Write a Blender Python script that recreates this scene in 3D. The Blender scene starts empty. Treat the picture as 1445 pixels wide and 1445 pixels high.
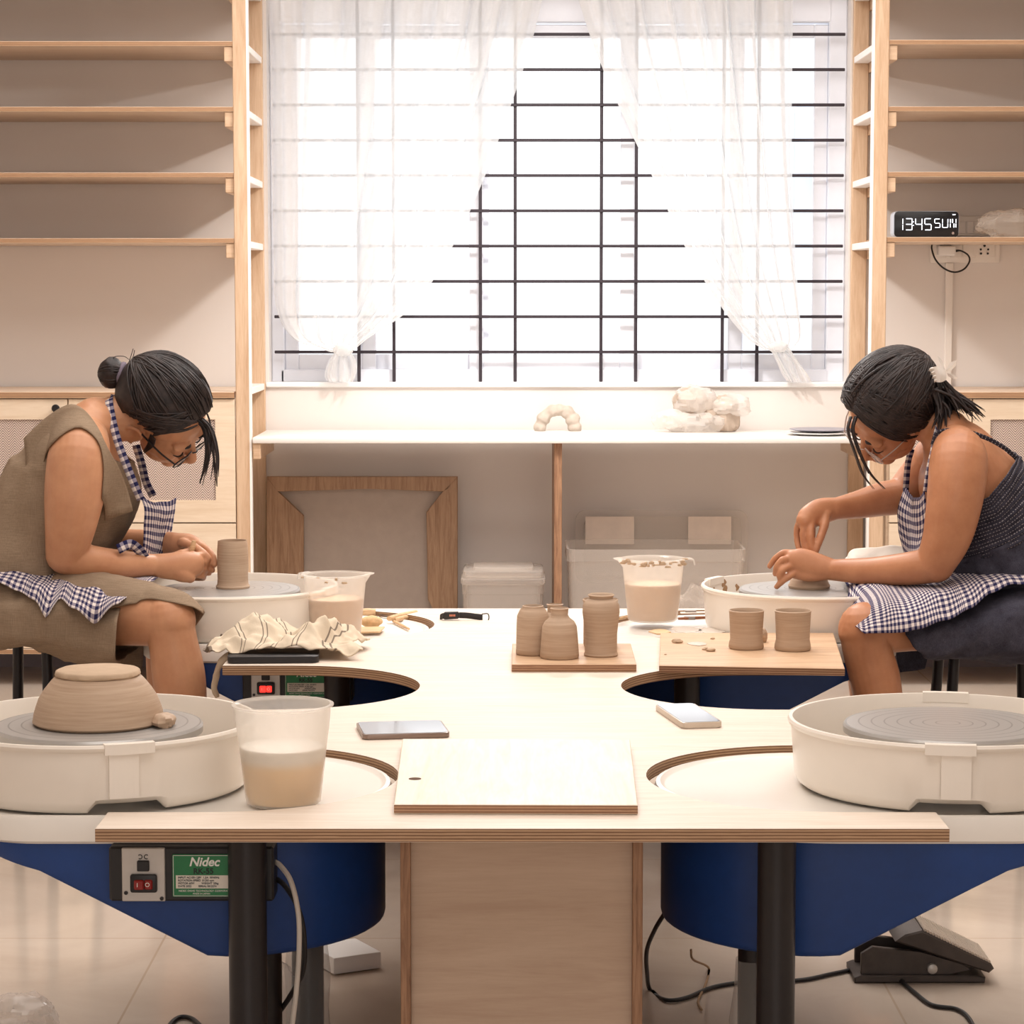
import bpy, bmesh, math, random
import numpy as np
from mathutils import Vector, Matrix, noise
random.seed(7)
sc = bpy.context.scene
C = sc.collection
PI = math.pi
# ------------------------------------------------------------------ camera
FOC, CX, HC = 3500.0, 722.5, 1.105
TH = math.atan((722.5 - 417.0) / FOC)
ct, st = math.cos(TH), math.sin(TH)
def Q(px, py, D):
    """the point of the place seen at pixel (px, py), D metres into the room"""
    u, v = px - CX, CX - py
    y, z = FOC * ct + v * st, -FOC * st + v * ct
    t = D / y
    return Vector((u * t, D, HC + z * t))
def T(px, py, z=0.42):
    u, v = px - CX, CX - py
    y, zz = FOC * ct + v * st, -FOC * st + v * ct
    t = (z - HC) / zz
    return Vector((u * t, y * t, z))
cam = bpy.data.cameras.new('camera'); cam.sensor_width = 36; cam.lens = 36 * FOC / 1445
cam.clip_start = 0.05
co = bpy.data.objects.new('camera', cam); C.objects.link(co)
co.location = (0, 0, HC); co.rotation_euler = (PI / 2 - TH, 0, 0)
sc.camera = co
sc.view_settings.view_transform = 'Standard'
sc.view_settings.look = 'None'
sc.view_settings.gamma = 1
sc.view_settings.use_curve_mapping = False
sc.cycles.use_denoising = True
sc.cycles.max_bounces = 10
sc.cycles.transparent_max_bounces = 24
sc.cycles.sample_clamp_indirect = 6

# ------------------------------------------------------------------ objects
def world_of(o):
    m = Matrix.LocRotScale(o.location, o.rotation_euler, None)
    return world_of(o.parent) @ m if o.parent else m
def link_mesh(name, me, mat=None, parent=None, smooth=True, angle=35):
    if parent is not None:
        me.transform(world_of(parent).inverted())
    if smooth:
        me.shade_smooth()
        if angle: me.set_sharp_from_angle(angle=math.radians(angle))
    if mat is not None and len(me.materials) == 0: me.materials.append(mat)
    o = bpy.data.objects.new(name, me); C.objects.link(o)
    if parent is not None: o.parent = parent
    return o
def obj(name, bm, mat, parent=None, smooth=True, angle=35):
    me = bpy.data.meshes.new(name); bm.normal_update(); bm.to_mesh(me); bm.free()
    return link_mesh(name, me, mat, parent, smooth, angle)
def tag(o, label, cat, group=None, kind=None):
    o['label'] = label; o['category'] = cat
    if group: o['group'] = group
    if kind: o['kind'] = kind
    return o
def thing(name, label, cat, loc=(0, 0, 0), rz=0, group=None):
    o = bpy.data.objects.new(name, None); C.objects.link(o)
    o.empty_display_size = 0.05
    o.location = loc; o.rotation_euler = (0, 0, rz)
    return tag(o, label, cat, group)
def struct(name, bm, mat, parent=None, smooth=False):
    o = obj(name, bm, mat, parent, smooth)
    if parent is None: o['kind'] = 'structure'
    return o
def kids(o): return [c for c in C.objects if c.parent == o]
def dup(o, parent=None):
    c = o.copy(); C.objects.link(c); c.parent = parent
    for ch in kids(o): dup(ch, c)
    return c
# ------------------------------------------------------------------ mesh helpers
def NB(): return bmesh.new()
def box(bm, x0, x1, y0, y1, z0, z1, bev=0.0, seg=1, rot=None):
    vs = [bm.verts.new(p) for p in ((x0,y0,z0),(x1,y0,z0),(x1,y1,z0),(x0,y1,z0),(x0,y0,z1),(x1,y0,z1),(x1,y1,z1),(x0,y1,z1))]
    fs = [bm.faces.new([vs[i] for i in q]) for q in ((0,3,2,1),(4,5,6,7),(0,1,5,4),(1,2,6,5),(2,3,7,6),(3,0,4,7))]
    if bev:
        es = list({e for f in fs for e in f.edges})
        r = bmesh.ops.bevel(bm, geom=es, offset=bev, segments=seg, affect='EDGES', profile=0.5)
        vs = list({v for f in r['faces'] for v in f.verts} | {v for v in vs if v.is_valid})
    if rot is not None:
        c = Vector(((x0+x1)/2, (y0+y1)/2, (z0+z1)/2))
        for v in vs: v.co = c + rot @ (v.co - c)
    return vs
def prism(bm, pts, z0, z1, bev=0.0, seg=1, M=None):
    a = [bm.verts.new((p[0], p[1], z0)) for p in pts]; b = [bm.verts.new((p[0], p[1], z1)) for p in pts]
    n = len(pts)
    ar = sum(pts[i][0]*pts[(i+1)%n][1]-pts[(i+1)%n][0]*pts[i][1] for i in range(n))
    if ar < 0: a.reverse(); b.reverse()
    f0 = bm.faces.new(list(reversed(a))); f1 = bm.faces.new(b)
    for i in range(n): bm.faces.new((a[i], a[(i+1)%n], b[(i+1)%n], b[i]))
    vs = a + b
    if bev:
        es = list(f0.edges) + list(f1.edges)
        r = bmesh.ops.bevel(bm, geom=es, offset=bev, segments=seg, affect='EDGES', profile=0.5)
        vs = list({v for f in r['faces'] for v in f.verts} | {v for v in vs if v.is_valid})
    if M is not None:
        for v in vs: v.co = M @ v.co
    return vs
def lathe(bm, prof, c=(0, 0, 0), n=48, M=None, wob=None):
    """prof: (radius, z) list; radius 0 closes the end"""
    rings = []
    c = Vector(c)
    for r, z in prof:
        if r < 1e-6: rings.append([bm.verts.new(c + Vector((0, 0, z)))])
        else:
            ring = []
            for k in range(n):
                a = 2*PI*k/n; rr = r*(1 + (wob(a, z) if wob else 0))
                ring.append(bm.verts.new(c + Vector((rr*math.cos(a), rr*math.sin(a), z))))
            rings.append(ring)
    for A, B in zip(rings, rings[1:]):
        if len(A) == 1 and len(B) == 1: continue
        for k in range(n):
            if len(A) == 1: bm.faces.new((A[0], B[(k+1)%n], B[k]))
            elif len(B) == 1: bm.faces.new((A[k], A[(k+1)%n], B[0]))
            else: bm.faces.new((A[k], A[(k+1)%n], B[(k+1)%n], B[k]))
    vs = [v for r in rings for v in r]
    if M is not None:
        for v in vs: v.co = M @ v.co
    return vs
def cr(P, t):
    """Catmull-Rom through rows of numbers P at parameter t in 0..len-1"""
    n = len(P); i = min(int(t), n-2); u = t - i
    p1, p2 = P[i], P[i+1]; p0 = P[i-1] if i > 0 else [2*a-b for a, b in zip(p1, p2)]
    p3 = P[i+2] if i+2 < n else [2*b-a for a, b in zip(p1, p2)]
    return [0.5*((2*b)+(-a+c)*u+(2*a-5*b+4*c-d)*u*u+(-a+3*b-3*c+d)*u**3) for a, b, c, d in zip(p0, p1, p2, p3)]
def dense(P, k):
    P = [list(p) for p in P]
    return [cr(P, (len(P)-1)*i/((len(P)-1)*k)) for i in range((len(P)-1)*k+1)]
def tube(bm, pts, r, n=10, k=6, cap=True, smooth=True):
    """tube along points; r number or per-point list"""
    if not isinstance(r, (list, tuple)): r = [r]*len(pts)
    P = [tuple(p)+(q,) for p, q in zip(pts, r)]
    D = dense(P, k) if (smooth and len(P) > 2) else [list(p) for p in P]
    pos = [Vector(d[:3]) for d in D]; rad = [max(d[3], 1e-4) for d in D]
    rings = []; up = None
    for i, p in enumerate(pos):
        t = (pos[min(i+1, len(pos)-1)] - pos[max(i-1, 0)])
        if t.length < 1e-9: t = Vector((0,0,1))
        t.normalize()
        if up is None: up = t.orthogonal().normalized()
        else:
            up = up - t*up.dot(t)
            up = up.normalized() if up.length > 1e-6 else t.orthogonal().normalized()
        w = t.cross(up)
        rings.append([bm.verts.new(p + rad[i]*(math.cos(2*PI*j/n)*up + math.sin(2*PI*j/n)*w)) for j in range(n)])
    for A, B in zip(rings, rings[1:]):
        for j in range(n): bm.faces.new((A[j], A[(j+1)%n], B[(j+1)%n], B[j]))
    if cap:
        bm.faces.new(list(reversed(rings[0]))); bm.faces.new(rings[-1])
    return [v for R in rings for v in R]
def ellipsoid(bm, c, r, R=None, n=24, m=14):
    rings = []; c = Vector(c); R = R or Matrix.Identity(3)
    def pt(a, b): return c + R @ Vector((r[0]*math.cos(a)*math.sin(b), r[1]*math.sin(a)*math.sin(b), r[2]*math.cos(b)))
    top = bm.verts.new(pt(0, 0)); bot = bm.verts.new(pt(0, PI))
    for i in range(1, m): rings.append([bm.verts.new(pt(2*PI*j/n, PI*i/m)) for j in range(n)])
    for j in range(n):
        bm.faces.new((top, rings[0][j], rings[0][(j+1)%n])); bm.faces.new((bot, rings[-1][(j+1)%n], rings[-1][j]))
    for A, B in zip(rings, rings[1:]):
        for j in range(n): bm.faces.new((A[j], B[j], B[(j+1)%n], A[(j+1)%n]))
    return [top, bot] + [v for r_ in rings for v in r_]
YA = Vector((0, 1, 0))
class Sec:
    """smooth run of elliptical sections (centre, in-plane radius a, depth radius b) roughly along the X-Z plane"""
    def __init__(s, secs, k=6):
        s.D = dense([tuple(c)+(a, b) for c, a, b in secs], k); s.n = len(s.D)
        s.pos = [Vector(d[:3]) for d in s.D]; s.N = []
        for i in range(s.n):
            t = s.pos[min(i+1, s.n-1)] - s.pos[max(i-1, 0)]
            t.normalize()
            nn = YA.cross(t)
            s.N.append(nn.normalized() if nn.length > 1e-6 else Vector((1,0,0)))
        s.B = [(s.pos[min(i+1, s.n-1)]-s.pos[max(i-1, 0)]).normalized().cross(s.N[i]).normalized() for i in range(s.n)]
    def pt(s, i, th, off=0.0):
        i0 = int(max(0, min(s.n-1, math.floor(i)))); i1 = min(s.n-1, i0+1); u = i - i0
        def one(k):
            d = s.D[k]
            return s.pos[k] + (max(d[3], .002)+off)*math.cos(th)*s.N[k] + (max(d[4], .002)+off)*math.sin(th)*s.B[k]
        return one(i0)*(1-u) + one(i1)*u
    def solid(s, bm, n=28, off=0.0, round_ends=True):
        rings = []
        def ring(k, cen, f):
            d = s.D[k]
            return [bm.verts.new(cen + f*((d[3]+off)*math.cos(2*PI*j/n)*s.N[k] + (d[4]+off)*math.sin(2*PI*j/n)*s.B[k])) for j in range(n)]
        tA = (s.pos[1]-s.pos[0]).normalized(); tB = (s.pos[-1]-s.pos[-2]).normalized()
        if round_ends:
            rA = min(s.D[0][3], s.D[0][4]); rB = min(s.D[-1][3], s.D[-1][4])
            for q in (80, 60, 40, 20):
                a = math.radians(q); rings.append(ring(0, s.pos[0]-tA*rA*math.sin(a), math.cos(a)))
        for k in range(s.n): rings.append(ring(k, s.pos[k], 1))
        if round_ends:
            for q in (20, 40, 60, 80):
                a = math.radians(q); rings.append(ring(s.n-1, s.pos[-1]+tB*rB*math.sin(a), math.cos(a)))
        for A, B in zip(rings, rings[1:]):
            for j in range(n): bm.faces.new((A[j], A[(j+1)%n], B[(j+1)%n], B[j]))
        bm.faces.new(list(reversed(rings[0]))); bm.faces.new(rings[-1])
def sheet(bm, rows, ku=4, kv=4, thick=0.0, wr=0.0, wf=20.0, fold=None, scale=1.0, smooth=True):
    """cloth through a net of points, UV in metres"""
    uvl = bm.loops.layers.uv.verify()
    if smooth:
        R = [dense(r, ku) for r in rows]
        cols = [dense([r[j] for r in R], kv) for j in range(len(R[0]))]
    else:
        cols = [[list(r[j]) for r in rows] for j in range(len(rows[0]))]
    nu, nv = len(cols), len(cols[0])
    G = [[Vector(cols[u][v][:3]) for v in range(nv)] for u in range(nu)]
    if wr:
        for u in range(nu):
            for v in range(nv):
                p = G[u][v]; d = noise.noise_vector(p*wf)
                G[u][v] = p + wr*d
    if fold:
        for u in range(nu):
            for v in range(nv): G[u][v] = fold(G[u][v], u/(nu-1), v/(nv-1))
    U = [0]
    mv = nv//2
    for u in range(1, nu): U.append(U[-1]+(G[u][mv]-G[u-1][mv]).length)
    V = [0]
    mu = nu//2
    for v in range(1, nv): V.append(V[-1]+(G[mu][v]-G[mu][v-1]).length)
    vs = [[bm.verts.new(G[u][v]) for v in range(nv)] for u in range(nu)]
    fs = []
    for u in range(nu-1):
        for v in range(nv-1):
            idx = ((u, v), (u+1, v), (u+1, v+1), (u, v+1))
            try: f = bm.faces.new([vs[a][b] for a, b in idx])
            except ValueError: continue
            for l, (a, b) in zip(f.loops, idx): l[uvl].uv = (U[a]*scale, V[b]*scale)
            fs.append(f)
    if thick:
        bmesh.ops.recalc_face_normals(bm, faces=fs)
        bmesh.ops.solidify(bm, geom=fs, thickness=thick)
    return fs
def merge_mesh(bm, dist=1e-5): bmesh.ops.remove_doubles(bm, verts=bm.verts, dist=dist)
def remeshed(name, bm, vox, smooth=4, factor=0.5):
    """one continuous skin around everything in bm"""
    me = bpy.data.meshes.new(name); bmesh.ops.recalc_face_normals(bm, faces=bm.faces); bm.to_mesh(me); bm.free()
    o = bpy.data.objects.new(name, me); C.objects.link(o)
    m = o.modifiers.new('r', 'REMESH'); m.mode = 'VOXEL'; m.voxel_size = vox; m.adaptivity = 0
    if smooth:
        s = o.modifiers.new('s', 'SMOOTH'); s.factor = factor; s.iterations = smooth
    dg = bpy.context.evaluated_depsgraph_get(); dg.update()
    out = bpy.data.meshes.new_from_object(o.evaluated_get(dg))
    bpy.data.objects.remove(o); bpy.data.meshes.remove(me)
    out.name = name
    return out
def text_bm(bm, body, size, M, depth=0.0004, align='CENTER', bold=0.0, shear=0.0, sx=1.0):
    cu = bpy.data.curves.new('t', 'FONT'); cu.body = body; cu.size = size; cu.extrude = depth
    cu.align_x = align; cu.align_y = 'CENTER'; cu.offset = bold; cu.shear = shear
    o = bpy.data.objects.new('t', cu); C.objects.link(o)
    dg = bpy.context.evaluated_depsgraph_get(); dg.update()
    me = bpy.data.meshes.new_from_object(o.evaluated_get(dg))
    bpy.data.objects.remove(o); bpy.data.curves.remove(cu)
    me.transform(M @ Matrix.Diagonal((sx, 1, 1, 1)))
    bm.from_mesh(me); bpy.data.meshes.remove(me)
# ------------------------------------------------------------------ materials
def srgb(r, g, b):
    return tuple(((c/255)/12.92 if c/255 <= 0.04045 else ((c/255+0.055)/1.055)**2.4) for c in (r, g, b)) + (1,)
class MatB:
    def __init__(s, name):
        s.m = bpy.data.materials.new(name); s.m.use_nodes = True
        s.nt = s.m.node_tree; s.b = s.nt.nodes['Principled BSDF']; s.out = s.nt.nodes['Material Output']
        s._tc = None
    def node(s, t, **kw):
        n = s.nt.nodes.new(t)
        for k, v in kw.items(): setattr(n, k, v)
        return n
    def L(s, a, b): s.nt.links.new(a, b)
    def tc(s, which='Object'):
        if s._tc is None: s._tc = s.node('ShaderNodeTexCoord')
        return s._tc.outputs[which]
    def pos(s): return s.node('ShaderNodeNewGeometry').outputs['Position']
    def mapping(s, src, scale=(1,1,1), rot=(0,0,0)):
        n = s.node('ShaderNodeMapping'); n.inputs['Scale'].default_value = scale; n.inputs['Rotation'].default_value = rot
        s.L(src, n.inputs['Vector']); return n.outputs[0]
    def noise(s, src, scale, detail=4, rough=0.6, dist=0.0):
        n = s.node('ShaderNodeTexNoise'); n.inputs['Scale'].default_value = scale; n.inputs['Detail'].default_value = detail
        n.inputs['Roughness'].default_value = rough; n.inputs['Distortion'].default_value = dist
        s.L(src, n.inputs['Vector']); return n.outputs['Fac']
    def ramp(s, fac, stops):
        n = s.node('ShaderNodeValToRGB'); e = n.color_ramp.elements
        while len(e) < len(stops): e.new(0.5)
        for el, (p, c) in zip(e, stops): el.position = p; el.color = c
        s.L(fac, n.inputs[0]); return n.outputs[0]
    def mix(s, fac, a, b, blend='MIX'):
        n = s.node('ShaderNodeMix', data_type='RGBA', blend_type=blend)
        for i, v in ((0, fac), (6, a), (7, b)):
            if hasattr(v, 'is_output'): s.L(v, n.inputs[i])
            else: n.inputs[i].default_value = v
        return n.outputs[2]
    def math(s, op, a, b=0.0, c=None):
        n = s.node('ShaderNodeMath', operation=op)
        for i, v in enumerate((a, b) + ((c,) if c is not None else ())):
            if hasattr(v, 'is_output'): s.L(v, n.inputs[i])
            else: n.inputs[i].default_value = v
        return n.outputs[0]
    def sep(s, src):
        n = s.node('ShaderNodeSeparateXYZ'); s.L(src, n.inputs[0]); return n.outputs
    def bump(s, h, strength=0.2, dist=0.002):
        n = s.node('ShaderNodeBump'); n.inputs['Strength'].default_value = strength; n.inputs['Distance'].default_value = dist
        s.L(h, n.inputs['Height']); s.L(n.outputs[0], s.b.inputs['Normal'])
    def set(s, color=None, rough=0.5, metal=0.0, spec=0.5, trans=0.0, ior=1.45, sub=0.0):
        if color is not None:
            if hasattr(color, 'is_output'): s.L(color, s.b.inputs['Base Color'])
            else: s.b.inputs['Base Color'].default_value = color
        if hasattr(rough, 'is_output'): s.L(rough, s.b.inputs['Roughness'])
        else: s.b.inputs['Roughness'].default_value = rough
        s.b.inputs['Metallic'].default_value = metal; s.b.inputs['Specular IOR Level'].default_value = spec
        s.b.inputs['Transmission Weight'].default_value = trans; s.b.inputs['IOR'].default_value = ior
        if sub:
            s.b.inputs['Subsurface Weight'].default_value = sub
            s.b.inputs['Subsurface Radius'].default_value = (0.012, 0.005, 0.003); s.b.inputs['Subsurface Scale'].default_value = 1.0
        return s.m
def plain(name, c, rough=0.5, metal=0.0, spec=0.5, var=0.06, scale=18, bump=0.0):
    k = MatB(name); n = k.noise(k.tc(), scale, 5)
    lo = tuple(x*(1-var) for x in c[:3])+(1,); hi = tuple(min(1, x*(1+var)) for x in c[:3])+(1,)
    col = k.ramp(n, [(0.3, lo), (0.7, hi)])
    if bump: k.bump(k.noise(k.tc(), scale*6, 4), bump, 0.001)
    return k.set(col, rough, metal, spec)
def clear(name, tint, alpha, rough=0.15, trl=0.0):
    """thin clear or milky plastic: part see-through, part glossy, part diffuse"""
    k = MatB(name)
    tr = k.node('ShaderNodeBsdfTransparent'); tr.inputs[0].default_value = (1,1,1,1)
    k.set(tint, rough, 0, 0.5)
    last = k.b.outputs[0]
    if trl:
        t2 = k.node('ShaderNodeBsdfTranslucent'); t2.inputs[0].default_value = tint
        m2 = k.node('ShaderNodeMixShader'); m2.inputs[0].default_value = trl
        k.L(last, m2.inputs[1]); k.L(t2.outputs[0], m2.inputs[2]); last = m2.outputs[0]
    lw = k.node('ShaderNodeLayerWeight'); lw.inputs[0].default_value = 0.35
    fac = k.math('ADD', k.math('MULTIPLY', lw.outputs['Facing'], 0.35), alpha)
    mx = k.node('ShaderNodeMixShader'); k.L(fac, mx.inputs[0]); k.L(tr.outputs[0], mx.inputs[1]); k.L(last, mx.inputs[2])
    k.L(mx.outputs[0], k.out.inputs[0])
    return k.m
def wood(name, base, dark, axis=0, edge=None, rough=0.45, grain=1.0, knots=0.0, spec=0.4):
    """planed wood or birch ply, grain along axis; edge colours show the layers on the sides of a flat board"""
    k = MatB(name); p = k.tc()
    sc_ = [14, 14, 14]; sc_[axis] = 1.2
    n1 = k.noise(k.mapping(p, tuple(sc_)), 3.0*grain, 6, 0.65, 1.2)
    n2 = k.noise(k.mapping(p, tuple(x*3 for x in sc_)), 6.0, 3)
    f = k.math('ADD', k.math('MULTIPLY', n1, 0.75), k.math('MULTIPLY', n2, 0.25))
    col = k.ramp(f, [(0.34, dark), (0.62, base)])
    if knots:
        v = k.node('ShaderNodeTexVoronoi'); v.inputs['Scale'].default_value = 4.0
        s3 = [3, 3, 3]; s3[axis] = 1.0
        k.L(k.mapping(p, tuple(s3)), v.inputs['Vector'])
        kn = k.ramp(v.outputs['Distance'], [(0.02, (1,1,1,1)), (0.07, (0,0,0,1))])
        col = k.mix(k.math('MULTIPLY', kn, knots), col, srgb(120, 75, 45))
    if edge:
        g = k.node('ShaderNodeNewGeometry'); nz = k.math('ABSOLUTE', k.sep(g.outputs['Normal'])[2])
        z = k.sep(k.pos())[2]
        w = k.math('FRACT', k.math('MULTIPLY', z, 1/0.0042))
        lay = k.math('GREATER_THAN', k.math('ADD', w, k.math('MULTIPLY', k.noise(k.mapping(p, (3,3,40)), 9, 2), 0.35)), 0.68)
        ec = k.mix(lay, edge[0], edge[1])
        ec = k.mix(k.math('MULTIPLY', n2, 0.5), ec, edge[1])
        col = k.mix(k.math('LESS_THAN', nz, 0.5), col, ec)
    k.bump(n2, 0.06, 0.001)
    return k.set(col, rough, 0, spec)
# ================================================================== materials
WARMW = plain('wall_paint', srgb(230, 222, 216), 0.75, 0, 0.25, 0.015, 3)
CEILP = plain('ceiling_paint', srgb(220, 213, 206), 0.8, 0, 0.2, 0.02, 3)
ROOMP = plain('room_paint', srgb(220, 210, 202), 0.8, 0, 0.2, 0.02, 3)
WHITE = plain('white_paint', srgb(240, 238, 236), 0.5, 0, 0.4, 0.01)
FRAMEW = plain('window_white', srgb(230, 232, 240), 0.35, 0, 0.5, 0.02)
def floor_mat():
    k = MatB('floor_tile'); p = k.pos()
    n = k.noise(p, 2.2, 6, 0.6, 0.8)
    col = k.ramp(n, [(0.3, srgb(190, 173, 157)), (0.7, srgb(210, 195, 181))])
    b = k.node('ShaderNodeTexBrick'); b.offset = 0
    for i, v in (('Scale', 1.0), ('Mortar Size', 0.0022), ('Brick Width', 0.6), ('Row Height', 0.6), ('Mortar Smooth', 0.3)): b.inputs[i].default_value = v
    k.L(p, b.inputs['Vector'])
    col = k.mix(b.outputs['Fac'], col, srgb(184, 165, 146))
    return k.set(col, 0.12, 0, 0.5)
FLOOR = floor_mat()
SKIRT = plain('grey_tile', srgb(140, 132, 142), 0.1, 0, 0.6, 0.08, 6)
PINE = wood('pine', srgb(220, 190, 160), srgb(196, 160, 128), axis=2, knots=0.35)
PINEX = wood('pine_level', srgb(220, 190, 160), srgb(196, 160, 128), axis=0)
PLY = wood('birch_ply', srgb(230, 215, 200), srgb(216, 196, 177), axis=0, edge=(srgb(196, 160, 126), srgb(130, 96, 70)))
PLYS = wood('shelf_ply', srgb(224, 202, 180), srgb(206, 180, 156), axis=0, edge=(srgb(202, 164, 128), srgb(150, 112, 84)))
PLYV = wood('birch_panel', srgb(200, 174, 152), srgb(184, 156, 134), axis=0, grain=0.5)
PLYE = wood('ply_end', srgb(172, 132, 102), srgb(112, 78, 58), axis=2, grain=2.0)
CABW = wood('cabinet_birch', srgb(236, 216, 192), srgb(224, 200, 172), axis=0)
LIP = plain('counter_laminate', srgb(242, 236, 230), 0.3, 0, 0.5, 0.015)
BLACKM = plain('black_metal', srgb(38, 34, 35), 0.38, 0.2, 0.5, 0.1, 60)
BARM = plain('grille_paint', srgb(58, 50, 56), 0.5, 0.1, 0.4, 0.12, 50)
BLACKP = plain('black_plastic', srgb(34, 31, 32), 0.45, 0, 0.5, 0.08, 50)
def herring():
    k = MatB('herringbone_weave'); x, y, z = k.sep(k.pos())
    tri = k.math('PINGPONG', x, 0.0165)
    s = k.math('FRACT', k.math('MULTIPLY', k.math('SUBTRACT', z, k.math('MULTIPLY', tri, 1.15)), 1/0.0072))
    l = k.math('LESS_THAN', s, 0.36)
    col = k.mix(l, srgb(214, 194, 180), srgb(112, 96, 98))
    return k.set(col, 0.8, 0, 0.2)
HERR = herring()
# ================================================================== the room
DW, DF = 7.40, 6.98                # back wall, front line of the fitted shelves
XL, XR, DB, ZC = -2.9, 3.1, -1.6, 2.75
wl = Q(378, 300, DW).x; wr_ = Q(1198, 300, DW).x; wb = Q(700, 541, DW).z; wt = Q(700, -22, DW).z
bm = NB(); box(bm, XL-.1, XR+.1, DB-.1, DW+.15, -.1, 0); struct('floor', bm, FLOOR)
bm = NB(); box(bm, XL-.1, XR+.1, DB-.1, DW+.15, ZC, ZC+.1); struct('ceiling', bm, CEILP)
bm = NB()
box(bm, XL-.1, wl, DW, DW+.15, 0, ZC); box(bm, wr_, XR+.1, DW, DW+.15, 0, ZC)
box(bm, wl, wr_, DW, DW+.15, 0, wb); box(bm, wl, wr_, DW, DW+.15, wt, ZC)
struct('wall_back', bm, WARMW)
bm = NB(); box(bm, XL-.1, XL, DB, DW, 0, ZC); struct('wall_left', bm, ROOMP)
bm = NB(); box(bm, XR, XR+.1, DB, DW, 0, ZC); struct('wall_right', bm, ROOMP)
bm = NB(); box(bm, XL-.1, XR+.1, DB-.1, DB, 0, ZC); struct('wall_front', bm, ROOMP)
bm = NB(); box(bm, XL, XR, DW-.012, DW, 0, .10, .003); struct('baseboard_back', bm, SKIRT)
# ---- sliding window
bm = NB(); yf0, yf1 = DW+.075, DW+.145
def wx(px): return Q(px, 300, DW+.1).x
def wz(py): return Q(700, py, DW+.1).z
box(bm, wl, wx(401), yf0, yf1, wb, wt, .004); box(bm, wx(1166), wr_, yf0, yf1, wb, wt, .004)
box(bm, wx(395), wx(1170), yf0, yf1, wb, wz(521), .004); box(bm, wx(395), wx(1170), yf0, yf1, wz(33), wt, .004)
win = struct('window_1', bm, FRAMEW)
sashes = ((401, 530, .10), (503, 690, .125), (662, 895, .10), (876, 1050, .125), (1028, 1166, .10))
GL = clear('window_glass', srgb(236, 242, 250), 0.02, 0.05)
for a, b, dy in sashes:
    bm = NB(); y0 = DW+dy-.012; y1 = DW+dy+.01
    za, zb = wz(523), wz(35); t = .042
    box(bm, wx(a), wx(a)+t, y0, y1, za, zb, .003); box(bm, wx(b)-t, wx(b), y0, y1, za, zb, .003)
    box(bm, wx(a)+t, wx(b)-t, y0, y1, za, za+.05, .003); box(bm, wx(a)+t, wx(b)-t, y0, y1, zb-.04, zb, .003)
    s = obj('window_sash', bm, FRAMEW, win)
    bm = NB(); box(bm, wx(a)+t-.004, wx(b)-t+.004, DW+dy-.003, DW+dy+.001, za+.045, zb-.035)
    obj('window_pane', bm, GL, s)
bm = NB(); box(bm, wl-.01, wr_+.01, DW-.012, DW+.08, wb-.012, wb+.003, .003); struct('trim_1', bm, WHITE)
# ---- grille
g = thing('window_grille', 'dark metal security grille of thin crossing bars inside the window', 'window grille', (0, DW+.045, wb))
gx0, gx1 = Q(386, 300, DW+.045).x, Q(1190, 300, DW+.045).x
for i in range(10):
    z = Q(722, 48.5+49.8*i, DW+.045).z
    bm = NB(); box(bm, gx0, gx1, DW+.041, DW+.049, z-.0045, z+.0045, .0015); obj('bar', bm, BARM, g)
for px in (506.5, 556, 678, 727, 848, 897, 1019, 1068):
    x = Q(px, 500, DW+.05).x
    bm = NB(); box(bm, x-.005, x+.005, DW+.047, DW+.056, wb+.003, wt, .0015); obj('bar', bm, BARM, g)
# ---- what stands across the lane
bm = NB(); box(bm, .9, 3.2, 11.0, 11.3, -.5, 6.0)
NBW = plain('render_white', srgb(236, 238, 242), 0.8, 0, 0.2, 0.02)
nb = thing('neighbour_house', 'pale house wall outside the window behind the right curtain', 'building', (2, 11.0, -.5))
obj('wall_face', bm, NBW, nb)
BLUEG = plain('blue_shutter', srgb(206, 214, 226), 0.4, 0, 0.5, 0.04)
bm = NB(); a = Q(1120, 372, 10.98); b = Q(1156, 150, 10.98)
box(bm, a.x, b.x, 10.96, 11.0, a.z, b.z, .01); obj('shutter', bm, BLUEG, nb)
bm = NB(); a = Q(1152, 262, 10.9); box(bm, a.x, a.x+.03, 10.9, 10.93, a.z, a.z+.03, .004); tube(bm, [a+Vector((.04, 0, .06)), a+Vector((.04, 0, -.03))], .006); obj('bracket', bm, BARM, nb)
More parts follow.
